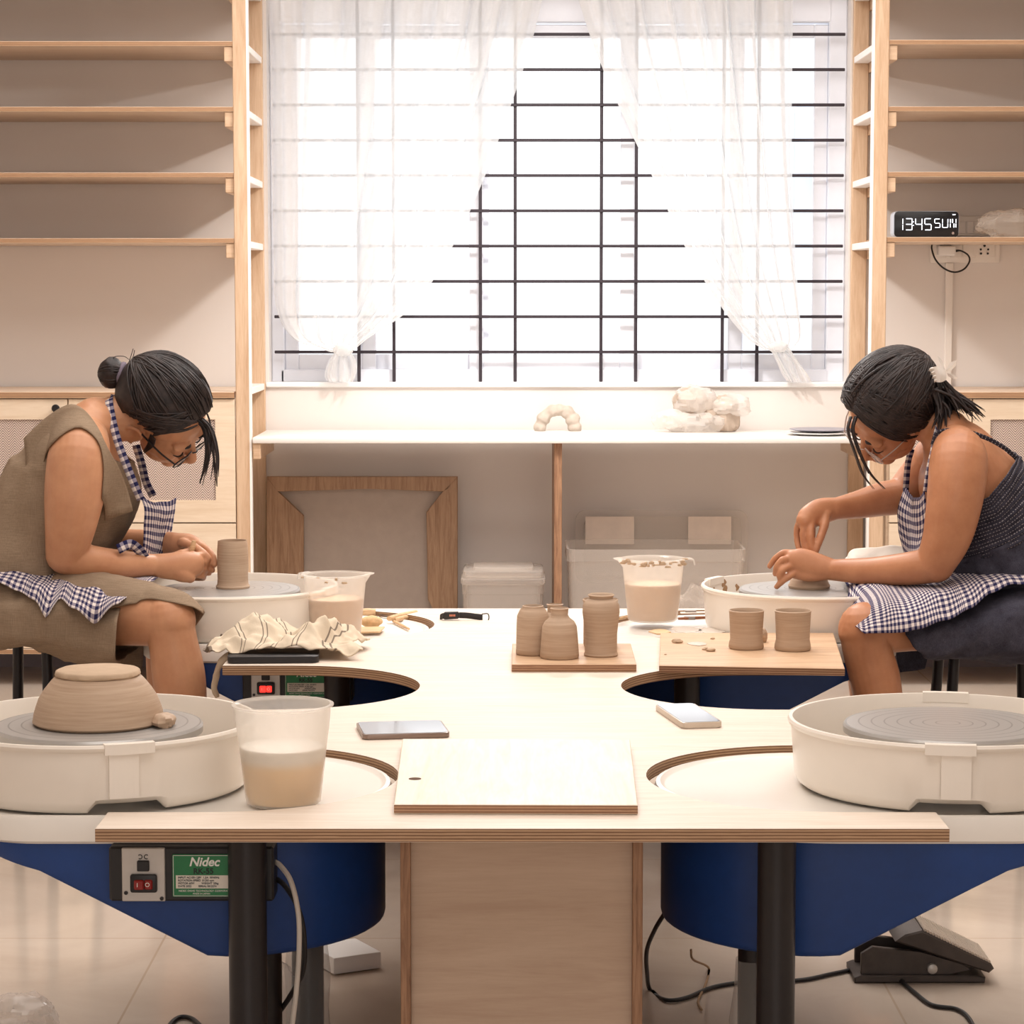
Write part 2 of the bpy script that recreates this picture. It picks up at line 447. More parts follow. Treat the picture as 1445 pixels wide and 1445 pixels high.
# ================================================================== fitted shelves at both sides
PALE = plain('pale_lit_edge', srgb(246, 240, 234), .4, 0, .4, .01)  # pale tone stands in for light on crossbars and inner post edges
def shelving(name, label, x_in, x_out, x_far, tops, side, posts_label):
    s = thing(name, label, 'shelves', (x_in, DW, 0))
    lo, hi = min(x_in, x_out), max(x_in, x_out)
    bm = NB(); box(bm, lo, hi, DF, DF+.022, 0, ZC-.01, .002); pf = obj('post', bm, PINE, s)
    xi = x_in+(.0006 if side < 0 else -.0006)
    bm = NB(); box(bm, *sorted((xi, xi+side*.0062)), DF-.0008, DF+.0225, 0, ZC-.01); obj('lit_edge_strip', bm, PALE, pf, False)['label'] = 'strip coloured pale as the lit post edge'
    bm = NB(); box(bm, lo, hi, DW-.024, DW-.002, .10, ZC-.01, .002); obj('post', bm, PINE, s)
    for z in [Q(722, 61+93*i, DF).z for i in range(-1, 4)] + [Q(722, 548, DF).z]:
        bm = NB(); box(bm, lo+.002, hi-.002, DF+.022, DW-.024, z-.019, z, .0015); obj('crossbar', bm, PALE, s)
    for y in tops:  # first board of each unit is unseen, added to shade the wall below
        z = Q(722, y, DF).z
        a, b = sorted((x_out - side*.002, x_far))
        bm = NB(); box(bm, a, b, DF+.003, DW-.003, z-.0135, z, .001); obj('shelf_board', bm, PLYS, s)
        for (w, yy0, yy1) in ((.024, DF+.008, DW-.005),):
            a, b = sorted((x_out, x_out + side*w))
            bm = NB(); box(bm, a, b, yy0, yy1, z-.0135-.042, z-.0137, .0015); obj('cleat', bm, PINEX, s)
    return s
SL = shelving('shelving_unit', 'open pine and plywood shelves left of the window, all empty', Q(352, 300, DF).x, Q(330, 300, DF).x, -2.35,
              (-35, 58, 150.5, 243.5, 336), -1, '')
SR = shelving('shelving_unit', 'open pine and plywood shelves right of the window, holding the clock', Q(1229, 300, DF).x, Q(1252, 300, DF).x, 2.5,
              (-37, 56, 150, 242.5, 334.5), 1, '')
XPL, XPR = Q(352, 300, DF).x, Q(1229, 300, DF).x
# ---- low counter below the window
zc = Q(722, 617, DF).z
cn = thing('window_counter', 'long white counter running below the window sill', 'counter', ((XPL+XPR)/2, DW, 0))
bm = NB(); box(bm, XPL+.004, XPR-.004, DF-.012, DW-.028, zc-.017, zc, .003, 2); obj('counter_top', bm, LIP, cn)
bm = NB(); x = Q(787.5, 700, DF+.01).x; box(bm, x-.011, x+.011, DF+.01, DW-.03, 0, zc-.018, .001); obj('support_panel', bm, PLYE, cn)['label'] = 'upright plywood divider'
for xa, xb in ((XPL+.004, XPL+.026), (XPR-.026, XPR-.004)):
    bm = NB(); box(bm, xa, xb, DF-.004, DW-.03, zc-.062, zc-.0175, .002); obj('cleat', bm, PINEX, cn)
# ---- fitted cabinets
KNOB = plain('knob_black', srgb(30, 28, 30), 0.35)
def cabinet(label, x0, x1, edges, knobx, side):
    """edges: list of door intervals (pixels)"""
    c = thing('base_cabinet', label, 'cabinet', ((x0+x1)/2, DW, 0))
    zt, zd, zm, zb = Q(722, 553, DF).z, Q(722, 562, DF).z, Q(722, 738, DF).z, Q(722, 915, DF).z
    bm = NB(); box(bm, x0, x1, DF-.006, DW-.013, zt-.018, zt, .001); obj('cabinet_top', bm, PLYS, c)
    bm = NB(); box(bm, x0+.002, x1-.002, DF+.02, DW-.014, zb-.001, zt-.019); obj('carcass', bm, CABW, c)
    bm = NB(); box(bm, x0, x1, DF-.004, DW-.014, zb-.016, zb-.002, .001); obj('bottom_board', bm, PLYS, c)
    bm = NB(); box(bm, x0+.05, x1-.05, DW-.06, DW-.02, .0, zb-.016); obj('plinth', bm, SKIRT, c)
    for k, (a, b, pa, pb) in enumerate(edges):
        xa, xb = Q(a, 650, DF).x, Q(b, 650, DF).x; xpa, xpb = Q(pa, 650, DF).x, Q(pb, 650, DF).x
        zp1, zp0 = Q(722, 592, DF).z, Q(722, 706, DF).z
        bm = NB()
        za, zb2 = zm+.002, zd-.003
        box(bm, xa, xpa, DF+.001, DF+.019, za, zb2); box(bm, xpb, xb, DF+.001, DF+.019, za, zb2)
        box(bm, xpa, xpb, DF+.001, DF+.019, zp1, zb2); box(bm, xpa, xpb, DF+.001, DF+.019, za, zp0)
        d = obj('door', bm, CABW, c, smooth=False)
        bm = NB(); box(bm, xpa, xpb, DF+.006, DF+.012, zp0, zp1); obj('woven_panel', bm, HERR, d, False)['label'] = 'herringbone woven panel'
        if knobx[k] is not None:
            kx, kz = Q(knobx[k], 576, DF).x, Q(722, 576, DF).z
            bm = NB(); M = Matrix.Translation((kx, DF+.001, kz)) @ Matrix.Rotation(PI/2, 4, 'X')
            lathe(bm, [(0, .022), (.009, .0215), (.0115, .018), (.0105, .011), (.006, .006), (.006, 0), (0, 0)], n=24, M=M); obj('knob', bm, KNOB, d)
        bm = NB(); box(bm, xa, xb, DF+.001, DF+.019, zb, zm-.002); obj('drawer', bm, CABW, c, False)
    return c
cabinet('birch cabinet with herringbone door panels left of the window', -2.35, Q(333, 650, DF).x-.003,
        [(98, 332, 129, 304), (-140, 96, -108, 65), (-380, -142, -348, -173)], (None, 80, -364), -1)
cabinet('birch cabinet with herringbone door panel behind the woman in denim', Q(1252, 600, DF).x, 2.5,
        [(1256, 1370, 1285, 1345), (1372, 1600, 1397, 1570), (1602, 1760, 1632, 1728)], (None, None, None), 1)
# ---- sockets, clock, clear bag on the right shelves
PLATE = plain('socket_white', srgb(236, 228, 220), 0.4, 0, 0.5, 0.01)
sp = thing('wall_socket_plate', 'white socket plate below the lowest right shelf', 'socket', Q(1362, 358, DW))
a, b = Q(1312, 371, DW-.01), Q(1411, 338, DW-.01)
bm = NB(); box(bm, a.x, b.x, DW-.011, DW-.001, a.z, b.z, .003, 2); obj('plate', bm, PLATE, sp)
for px in (1327, 1349, 1367):
    q = Q(px, 354, DW-.012); bm = NB(); box(bm, q.x-.017, q.x+.017, DW-.0145, DW-.0105, q.z-.021, q.z+.024, .0015); obj('rocker_switch', bm, PLATE, sp)
q = Q(1389, 353, DW-.013); bm = NB(); box(bm, q.x-.032, q.x+.032, DW-.014, DW-.0105, q.z-.021, q.z+.024, .0015); so = obj('socket_face', bm, PLATE, sp)
bm = NB()
for dx, dz, r in ((0, .013, .0038), (-.011, .002, .003), (.011, .002, .003), (-.010, -.010, .0032), (.010, -.010, .0032)):
    lathe(bm, [(0, 0), (r, 0), (r, -.002), (0, -.002)], n=12, M=Matrix.Translation((q.x+dx, DW-.0145, q.z+dz)) @ Matrix.Rotation(-PI/2, 4, 'X'))
obj('socket_hole', bm, BLACKP, so)
sw = thing('wall_switch_plate', 'white switch plate on the wall behind the digital clock', 'switch', Q(1370, 320, DW))
a, b = Q(1335, 333, DW-.01), Q(1392, 305, DW-.01)
bm = NB(); box(bm, a.x, b.x, DW-.011, DW-.001, a.z, b.z, .003, 2); obj('plate', bm, PLATE, sw)
for px in (1358, 1369, 1380):
    q = Q(px, 321, DW-.012); bm = NB(); box(bm, q.x-.010, q.x+.010, DW-.0145, DW-.0105, q.z-.019, q.z+.019, .0015); obj('rocker_switch', bm, PLATE, sw)
ad = thing('phone_charger', 'white charger plug with black cable below the clock shelf', 'charger', Q(1336, 356, DW-.03))
a, b = Q(1323, 361, DW-.03), Q(1348, 347, DW-.03)
bm = NB(); box(bm, a.x, b.x, DW-.045, DW-.0146, a.z, b.z, .006, 3); obj('plug_body', bm, WHITE, ad)
bm = NB(); tube(bm, [Q(1348, 354, DW-.03), Q(1356, 354, DW-.04), Q(1366, 360, DW-.05), Q(1368, 369, DW-.06), Q(1360, 380, DW-.07), Q(1346, 384, DW-.07), Q(1331, 378, DW-.06), Q(1320, 366, DW-.05), Q(1315, 352, DW-.04), Q(1315, 345, DW-.03)], [.0042]+[.0026]*9, n=8); obj('cable', bm, BLACKP, ad)
bm = NB(); a, b = Q(1332, 549, DW-.01), Q(1345, 371, DW-.01); zt = Q(722, 553, DF).z
box(bm, a.x, b.x, DW-.016, DW-.001, zt+.001, b.z, .002); tag(obj('cable_trunking', bm, PLATE), 'narrow white cable trunking running down the wall below the socket plate', 'trunking')
# digital clock
DK = 7.06; zs = Q(722, 334.5, DF).z
a, b = Q(1262, 334, DK), Q(1353, 297, DK); hgt = b.z-a.z
cl = thing('digital_clock', 'black digital clock reading 13:45 SUN on the lowest right shelf', 'clock', ((a.x+b.x)/2, DK, zs))
def rrect(x0, x1, z0, z1, r, n=6):
    P = []
    for cx_, cz_, a0 in ((x1-r, z1-r, 0), (x0+r, z1-r, 90), (x0+r, z0+r, 180), (x1-r, z0+r, 270)):
        for k in range(n+1):
            t = math.radians(a0+90*k/n); P.append((cx_+r*math.cos(t), cz_+r*math.sin(t)))
    return P
def slab(bm, P, y0, y1, bev=0.0, seg=2):
    """outline P in X-Z, thickness y0..y1"""
    M = Matrix.Translation((0, y1, 0)) @ Matrix.Rotation(PI/2, 4, 'X')
    return prism(bm, P, 0, y1-y0, bev, seg, M)
bm = NB(); slab(bm, rrect(a.x-.002, b.x+.002, zs+.001, zs+.001+hgt, .012), DK+.006, DK+.065, .003)
obj('clock_case', bm, plain('clock_white', srgb(205, 210, 222), 0.35), cl)
bm = NB(); slab(bm, rrect(a.x, b.x, zs+.002, zs+hgt, .010), DK, DK+.0055, .0015); obj('clock_face', bm, plain('clock_black', srgb(24, 23, 26), 0.25), cl)
LED = MatB('led_white'); LED.set(srgb(240, 244, 255), 0.4); LED.b.inputs['Emission Color'].default_value = srgb(235, 242, 255); LED.b.inputs['Emission Strength'].default_value = 1.6; LED = LED.m
SEG = {'1': 'bc', '3': 'abgcd', '4': 'fgbc', '5': 'afgcd', 'S': 'afgcd', 'U': 'fedcb', 'N': 'N'}
bm = NB()
def seg7(bm, ch, x, z, w, h, t=.0022, y0=DK-.0006, y1=DK+.001):
    g_ = .0012
    S = {'a': (x+g_, x+w-g_, z+h-t, z+h), 'd': (x+g_, x+w-g_, z, z+t), 'g': (x+g_, x+w-g_, z+h/2-t/2, z+h/2+t/2),
         'f': (x-t/2, x+t/2, z+h/2+g_, z+h-g_), 'e': (x-t/2, x+t/2, z+g_, z+h/2-g_), 'b': (x+w-t/2, x+w+t/2, z+h/2+g_, z+h-g_), 'c': (x+w-t/2, x+w+t/2, z+g_, z+h/2-g_)}
    if ch == 'N':
        for s_ in 'febc': box(bm, S[s_][0], S[s_][1], y0, y1, S[s_][2], S[s_][3])
        box(bm, x+w*.28, x+w*.48, y0, y1, z+h*.55, z+h-g_); box(bm, x+w*.55, x+w*.75, y0, y1, z+g_, z+h*.45)
    else:
        for s_ in SEG[ch]: box(bm, S[s_][0], S[s_][1], y0, y1, S[s_][2], S[s_][3])
P_ = FOC/DK
def cpx(px): return Q(px, 315, DK).x
def cpz(py): return Q(722, py, DK).z
for ch, p0, p1 in (('1', 1266, 1274), ('3', 1278, 1287), ('4', 1292, 1301), ('5', 1305, 1314)): seg7(bm, ch, cpx(p0), cpz(325), cpx(p1)-cpx(p0), cpz(308)-cpz(325))
for py in (313, 318): box(bm, cpx(1289)-.0011, cpx(1289)+.0011, DK-.0006, DK+.001, cpz(py)-.0011, cpz(py)+.0011)
for ch, p0, p1 in (('S', 1319, 1326.5), ('U', 1330, 1337.5), ('N', 1341, 1349)): seg7(bm, ch, cpx(p0), cpz(321.5), cpx(p1)-cpx(p0), cpz(308.5)-cpz(321.5), .002)
box(bm, cpx(1344), cpx(1348), DK-.0006, DK+.001, cpz(303.5), cpz(302.2))
obj('clock_digits', bm, LED, cl, False)
bm = NB(); q = Vector((cpx(1345), DK-.0003, cpz(329))); bmesh.ops.create_circle(bm, cap_ends=True, segments=5, radius=.0042, matrix=Matrix.Translation(q) @ Matrix.Rotation(PI/2, 4, 'X') @ Matrix.Rotation(PI/2, 4, 'Z'))
obj('clock_icon', bm, plain('icon_grey', srgb(150, 130, 120), 0.5), cl, False)
# crumpled clear bag
CLEAR = clear('clear_film', srgb(240, 226, 212), 0.20, 0.12)
def crumple(bm, c, r, amp, freq, seed, n=40, m=24, flat=0.0):
    vs = ellipsoid(bm, c, r, n=n, m=m); c = Vector(c)
    for v in vs:
        d = (v.co-c); u = d.normalized(); o = Vector((seed*3.1, seed*1.7, seed*.9))
        k = 1 + amp*(1-2*abs(noise.noise(v.co*freq+o))) + .5*amp*(1-2*abs(noise.noise(v.co*freq*2.3+o)))
        v.co = c + d*k
        if v.co.z < c.z - r[2]*(1-flat): v.co.z = c.z - r[2]*(1-flat)
    return vs
bm = NB(); q = Q(1432, 334, 7.12); crumple(bm, (q.x+.02, 7.13, zs+.037), (.115, .06, .038), .22, 22, 3, flat=.05)
for v in bm.verts: v.co.z = max(v.co.z, zs+.001)
tag(obj('plastic_bag', bm, CLEAR, angle=20), 'crumpled clear plastic bag beside the clock on the shelf', 'bag')
# ================================================================== on the window counter
CLAYW = plain('dry_clay', srgb(192, 179, 166), 0.85, 0, 0.2, 0.08, 40, 0.3)
def cdep(py): return T(722, py, zc).y
bm = NB(); yq = cdep(608); A = [Q(762, 604, yq), Q(767, 590, yq), Q(778, 580, yq), Q(790, 578.5, yq), Q(801, 582, yq), Q(808, 592, yq), Q(811, 603, yq)]
rr = [.016, .017, .016, .0155, .017, .018, .017]
tube(bm, A, rr, n=20, k=8)
for p, r in zip(A, rr): crumple(bm, p, (r*1.12, r*1.2, r*1.08), .10, 30, p.x*9, 20, 12)
me = remeshed('clay_arch', bm, .0022, 2)
for v in me.vertices:
    v.co += noise.noise_vector(v.co*70)*.0022
    v.co.z = max(v.co.z, zc+.0005)
tag(link_mesh('clay_arch', me, CLAYW), 'lumpy arch of pale dry clay standing on the white window counter', 'clay piece')
CREAM = plain('bagged_clay', srgb(186, 168, 152), 0.7, 0, 0.3, 0.12, 30, 0.2)
MILKY = clear('milky_film', srgb(244, 238, 232), 0.42, 0.2, 0.3)
bg = thing('clay_bag_bundle', 'bundle of clay lumps wrapped in milky plastic on the window counter', 'bag', Q(990, 609, cdep(610)))
yq = cdep(609)
for i, (px, py, rx, rz) in enumerate(((975, 568, 22, 19), (1023, 592, 19, 19), (1000, 582, 16, 18), (1022, 572, 17, 13))):
    bm = NB(); q = Q(px, py, yq); s = yq/FOC; crumple(bm, q, (rx*s, .035, rz*s), .16, 34, i+1, 36, 22)
    for v in bm.verts: v.co.z = max(v.co.z, zc+.001)
    obj('clay_lump', bm, CREAM, bg, angle=25)
for i, (px, py, rx, rz) in enumerate(((980, 597, 36, 13), (948, 593, 22, 12), (980, 566, 25, 18), (1030, 573, 24, 14))):
    bm = NB(); q = Q(px, py, yq-.02*(i < 2)); s = yq/FOC; crumple(bm, q, (rx*s, .045, rz*s), .26, 26, i+7, 44, 24)
    for v in bm.verts: v.co.z = max(v.co.z, zc+.0008)
    obj('plastic_wrap', bm, MILKY, bg, angle=22)['label'] = 'milky plastic wrap'
PLATEG = plain('plate_grey', srgb(150, 146, 156), 0.3, 0, 0.5, 0.05)
PLATEW = plain('plate_white', srgb(232, 228, 226), 0.3)
yq = cdep(611); xq = Q(1150, 611, yq).x
for i, (r, m, lab, z0) in enumerate(((.094, PLATEW, 'white flat plate under the grey plate on the window counter', zc), (.090, PLATEG, 'grey flat plate lying on the white plate on the window counter', zc+.009))):
    bm = NB(); lathe(bm, [(0, .001), (r*.6, .001), (r*.62, 0), (r*.66, 0), (r*.7, .002), (r*.97, .0055), (r, .0075), (r*.985, .0085), (r*.7, .0055), (0, .005)], (xq+.004*i, yq-.10+.0*i, z0+.0005), 56)
    tag(obj('plate', bm, m), lab, 'plate')
# ================================================================== under the window counter
FRW = wood('stained_frame', srgb(172, 140, 112), srgb(134, 102, 78), axis=2, grain=1.5, knots=.2)
CANV = plain('grey_canvas', srgb(172, 158, 148), 0.9, 0, 0.1, 0.04, 30, 0.15)
fb = thing('framed_canvas', 'large grey canvas in a stained wooden frame leaning below the counter', 'canvas', (Q(511, 800, 7.3).x, 7.3, 0))
def fq(px, py, d=0): return Q(px, py, 7.30+d)
def xz(P, D): return [(Q(a, b, D).x, Q(a, b, D).z) for a, b in P]
for nm, P, lab in (('frame_rail', [(377, 672), (646, 672), (632, 690), (625, 693), (520, 689), (392, 693)], None), ('frame_stile', [(377, 672), (392, 693), (429, 727), (429, 943), (377, 943)], None),
               ('frame_stile', [(646, 672), (646, 943), (612, 943), (612, 858), (604, 845), (602, 722), (626, 692)], None)):
    bm = NB(); slab(bm, xz(P, 7.30), 7.28, 7.305, .002, 1); obj(nm, bm, FRW, fb, False)
a, b = Q(384, 943, 7.3), Q(640, 680, 7.3)
bm = NB(); box(bm, a.x, b.x, 7.307, 7.313, .004, b.z); obj('canvas', bm, CANV, fb, False)
BOXP = clear('storage_plastic', srgb(236, 226, 216), 0.20, 0.2, 0.2)
def tub(name, label, px0, px1, ytop, D, depth, lids, zb=0.0, taper=.06, hlip=.02):
    x0, x1 = Q(px0, 800, D).x, Q(px1, 800, D).x; zt = Q(722, ytop, D).z
    t = thing(name, label, 'storage box', ((x0+x1)/2, D+depth/2, zb))
    def ring(f, z, ins=0):
        w = (x1-x0)/2*f-ins; d = depth/2*f-ins; c = ((x0+x1)/2, D+depth/2)
        return [(c[0]+a_, c[1]+b_, z) for a_, b_ in rrect(-w, w, -d, d, .03, 4)]
    bm = NB(); R = []
    for f, z, ins in ((1-taper, zb+.002, 0), (1-taper*.3, zt-hlip*1.4, 0), (1, zt-hlip*1.3, 0), (1, zt, 0), (1, zt, .006), (1-taper*.3, zt-hlip*1.4, .005), (1-taper, zb+.006, .005)):
        R.append([bm.verts.new(p) for p in ring(f, z, ins)])
    for A_, B_ in zip(R, R[1:]):
        n = len(A_)
        for k in range(n): bm.faces.new((A_[k], A_[(k+1)%n], B_[(k+1)%n], B_[k]))
    bm.faces.new(list(reversed(R[0]))); bm.faces.new(R[-1])
    obj('tub', bm, BOXP, t, angle=30)
    return t, x0, x1, zt
t, x0, x1, zt = tub('storage_box', 'small lidded clear plastic box standing by the framed canvas', 652, 768, 826, 7.02, .22, 0)
for k, (g0, g1, zz) in enumerate(((0, 0, 0), (.006, .004, .021))):
    bm = NB(); P = [(a, b) for a, b in rrect(x0-.004+g0, x1+.004-g0, 7.015, 7.245, .03, 4)]
    prism(bm, P, zt+.001+zz, zt+.018+zz, .004, 2)
    P = [(a, b) for a, b in rrect(x0+.03, x1-.03, 7.05, 7.21, .03, 4)]; prism(bm, P, zt+.017+zz, zt+.022+zz*1.2, .002, 1)
    obj('lid', bm, BOXP, t, angle=30)
tb, x0, x1, zt = tub('storage_box', 'large open clear plastic box below the counter with a bag inside', 800, 1053, 776, 6.99, .30, 0, hlip=.026)
bm = NB(); q = Q(985, 850, 7.1); crumple(bm, (q.x, 7.14, .13), (.10, .09, .11), .25, 20, 5)
tag(obj('plastic_bag', bm, CLEAR, angle=20), 'crumpled clear plastic bag inside the large storage box', 'bag')
bm = NB(); a, b = Q(812, 772, 7.34), Q(1056, 720, 7.34)
lo_, hi_ = Q(812, 775, 7.34).z, Q(812, 720, 7.34).z
R1 = rrect(a.x, b.x, lo_-.1, hi_, .03, 5); R2 = rrect(a.x+.025, b.x-.02, lo_-.08, hi_-.02, .025, 5)
slab(bm, R1, 7.345, 7.352, .002, 1); slab(bm, R2, 7.33, 7.346, .003, 1)
lid = thing('plastic_cover', 'large clear plastic lid leaning on the wall behind the big box', 'lid', ((a.x+b.x)/2, 7.34, lo_-.1))
obj('cover_panel', bm, clear('lid_plastic', srgb(236, 224, 212), 0.16, 0.15), lid, angle=30)
PAPER = plain('paper_label', srgb(232, 216, 202), 0.8)
for p0, p1 in ((826, 895), (971, 1032)):
    a, b = Q(p0, 768, 7.326), Q(p1, 729, 7.326)
    bm = NB(); box(bm, a.x, b.x, 7.3275, 7.3285, a.z, b.z); obj('paper_sticker', bm, PAPER, lid, False)['label'] = 'pale paper sticker'
# ================================================================== curtains
def sheer():
    k = MatB('sheer_voile'); u = k.tc('UV')
    tr = k.node('ShaderNodeBsdfTransparent'); t2 = k.node('ShaderNodeBsdfTranslucent'); t2.inputs[0].default_value = (.95, .95, .95, 1)
    df = k.node('ShaderNodeBsdfDiffuse'); df.inputs[0].default_value = (.93, .92, .91, 1)
    m1 = k.node('ShaderNodeMixShader'); m1.inputs[0].default_value = 0.62
    k.L(df.outputs[0], m1.inputs[1]); k.L(t2.outputs[0], m1.inputs[2])
    lw = k.node('ShaderNodeLayerWeight'); lw.inputs[0].default_value = 0.45
    w = k.noise(k.mapping(u, (60, 700, 1)), 1.0, 2)
    fac = k.math('ADD', k.math('MULTIPLY', lw.outputs['Facing'], 0.45), k.math('ADD', 0.56, k.math('MULTIPLY', w, 0.12)))
    m2 = k.node('ShaderNodeMixShader'); k.L(fac, m2.inputs[0]); k.L(tr.outputs[0], m2.inputs[1]); k.L(m1.outputs[0], m2.inputs[2])
    k.L(m2.outputs[0], k.out.inputs[0]); return k.m
SHEER = sheer()
def curtain(label, rows, tail, seed, npl, knot):
    c = thing('curtain', label, 'curtain', Q(knot[0], 0, DW-.05))
    DC = DW-.045
    R = []
    for (y, xs) in rows: R.append([Q(x, y, DC) for x in xs])
    def fold(p, u, v):
        a = (.022*(1-v)**.6+.006)
        ph = 2*PI*npl*(u+.025*math.sin(7*u+seed))+seed
        p = p.copy(); p.y += a*math.sin(ph) + .3*a*math.sin(2.3*ph+1)
        p.x += a*.45*math.cos(ph*1.0+.7)*(.3+.7*v)
        p.y = min(p.y, DW+.028)
        return p
    bm = NB(); sheet(bm, R, ku=44, kv=9, fold=fold); o = obj('curtain_panel', bm, SHEER, c, angle=0)
    bm = NB()
    R = [[Q(x, y, DC-.01*math.sin(i*1.9+j)) for i, x in enumerate(xs)] for j, (y, xs) in enumerate(tail)]
    sheet(bm, R, ku=8, kv=8, fold=lambda p, u, v: p+Vector((0, .016*math.sin(u*17+seed), 0))); obj('curtain_tail', bm, SHEER, c, angle=0)
    bm = NB(); q = Q(knot[0], knot[1], DC-.004); crumple(bm, q, (knot[2]*DC/FOC, .02, knot[3]*DC/FOC), .22, 30, seed, 30, 18); obj('curtain_knot', bm, SHEER, c, angle=0)
    return c
curtain('sheer white curtain over the left half of the window, knotted at its foot',
        [(-40, (376, 470, 570, 680, 776)), (60, (382, 466, 560, 662, 752)), (160, (384, 460, 545, 636, 719)), (260, (386, 455, 528, 606, 682)), (350, (388, 450, 512, 577, 640)), (430, (391, 442, 492, 542, 588)), (477, (415, 446, 474, 500, 522)), (497, (468, 476, 483, 489, 496))],
        [(492, (474, 480, 486, 492)), (512, (462, 474, 488, 504)), (530, (458, 472, 490, 502)), (539, (462, 474, 488, 498))], 1.0, 7, (484, 494, 11, 8))
curtain('sheer white curtain over the right half of the window, knotted at its foot',
        [(-40, (806, 890, 970, 1050, 1122)), (60, (838, 908, 985, 1055, 1122)), (160, (880, 935, 1000, 1062, 1121)), (260, (928, 968, 1020, 1072, 1122)), (350, (970, 1000, 1040, 1084, 1126)), (430, (1018, 1040, 1066, 1100, 1131)), (475, (1054, 1070, 1088, 1110, 1133)), (494, (1080, 1088, 1096, 1106, 1118))],
        [(490, (1086, 1094, 1104, 1114)), (510, (1096, 1104, 1118, 1126)), (528, (1104, 1114, 1124, 1140)), (539, (1112, 1120, 1130, 1146))], 2.4, 7, (1098, 490, 12, 7))
# ================================================================== hourglass work table
ZT, TKN = 0.42, 0.0185
XC = 0.015; DN, DM, DFW = 3.50, 4.32, 5.14          # wheel bays: near, middle, far
HOLE_R, HOLE_X = 0.246, 0.423
tbl = thing('work_table', 'long birch plywood table with round bays cut along both sides', 'table', (XC, DM, 0))
def bay(side, D):
    P = []
    for k in range(33):
        a = math.radians(-90+180*k/32)
        P.append((XC + side*(HOLE_X - HOLE_R*math.cos(a)), D + HOLE_R*math.sin(a)))
    return P
F0, F1 = T(737, 1169).y, T(737, 858.5).y
XE0, XE1 = Q(134, 1169, F0).x, Q(1340, 1169, F0).x
P = [(XE0, F0), (XE1, F0)]
for D in (DN, DM, DFW): P += [(XE1, D-HOLE_R)] + bay(1, D) + [(XE1, D+HOLE_R)]
P += [(XE1, F1), (XE0, F1)]
for D in (DFW, DM, DN): P += [(XE0, D+HOLE_R)] + list(reversed(bay(-1, D))) + [(XE0, D-HOLE_R)]
P2 = []
for p in P:
    if not P2 or (abs(p[0]-P2[-1][0])+abs(p[1]-P2[-1][1])) > 1e-5: P2.append(p)
bm = NB(); prism(bm, P2, ZT-TKN, ZT, .0008, 1)
obj('tabletop', bm, PLY, tbl, angle=30)
# box pedestal below the neck
px0, px1 = Q(565, 1300, 3.26).x, Q(907, 1300, 3.26).x
for a, b in ((px0, px0+.0135), (px1-.0135, px1)):
    bm = NB(); box(bm, a, b, 3.26, 5.30, .0, ZT-TKN-.0005, .0008); obj('pedestal_side', bm, PLYE, tbl)
bm = NB(); box(bm, px0+.0137, px1-.0137, 3.275, 3.29, .0, ZT-TKN-.0005); obj('pedestal_front', bm, PLYV, tbl)
bm = NB(); box(bm, px0+.0137, px1-.0137, 5.27, 5.285, .0, ZT-TKN-.0005); obj('pedestal_back', bm, PLYV, tbl)
FILM = clear('wrap_film', srgb(238, 232, 226), 0.16, 0.1)
for x, y in ((-.350, 3.225), (.350, 3.225), (-.345, 4.84), (.345, 4.84)):
    bm = NB(); lathe(bm, [(0, .0), (.0255, .0), (.0255, ZT-TKN-.0005), (0, ZT-TKN-.0005)], (x, y, 0), 28); l = obj('leg', bm, BLACKM, tbl)
    bm = NB(); lathe(bm, [(.031, .0), (.029, .05), (.030, .09), (.0275, .128)], (x, y, 0), 28, wob=lambda a, z: .05*noise.noise(Vector((a*2, z*40, x)))); obj('film_wrap', bm, FILM, l)['label'] = 'clear plastic wrap around the foot'
# ================================================================== pottery wheels
DECK = plain('deck_white', srgb(238, 231, 222), 0.28, 0, 0.5, 0.012)
PAN = plain('pan_white', srgb(240, 230, 218), 0.3, 0, 0.5, 0.012)
BLUE = plain('body_blue', srgb(26, 62, 124), 0.42, 0, 0.5, 0.05, 60, 0.04)
ALU = MatB('wheel_aluminium')
x_, y_, z_ = ALU.sep(ALU.tc())
rr_ = ALU.math('SQRT', ALU.math('ADD', ALU.math('POWER', x_, 2.0), ALU.math('POWER', y_, 2.0)))
gr_ = ALU.math('FRACT', ALU.math('MULTIPLY', rr_, 55.0))
ALU.bump(ALU.math('GREATER_THAN', gr_, 0.85), 0.25, 0.0006)
ALU = ALU.set(ALU.mix(ALU.math('GREATER_THAN', gr_, 0.88), srgb(176, 172, 168), srgb(142, 138, 135)), 0.3, 0.3)
SILV = plain('switch_plate_silver', srgb(190, 184, 178), 0.4, 0.4, 0.5, 0.05, 40)
GREEN = plain('label_green', srgb(38, 118, 72), 0.4)
CREAMP = plain('label_cream', srgb(226, 218, 206), 0.5)
TXTW = plain('ink_white', srgb(238, 236, 230), 0.5); TXTB = plain('ink_dark', srgb(30, 34, 34), 0.5)
REDS = MatB('switch_red'); REDS.set(srgb(140, 26, 22), 0.25); REDS = REDS.m
REDON = MatB('switch_red_lit'); REDON.set(srgb(200, 30, 26), 0.25); REDON.b.inputs['Emission Color'].default_value = srgb(255, 60, 50); REDON.b.inputs['Emission Strength'].default_value = 1.1; REDON = REDON.m
ZD = ZT - .012
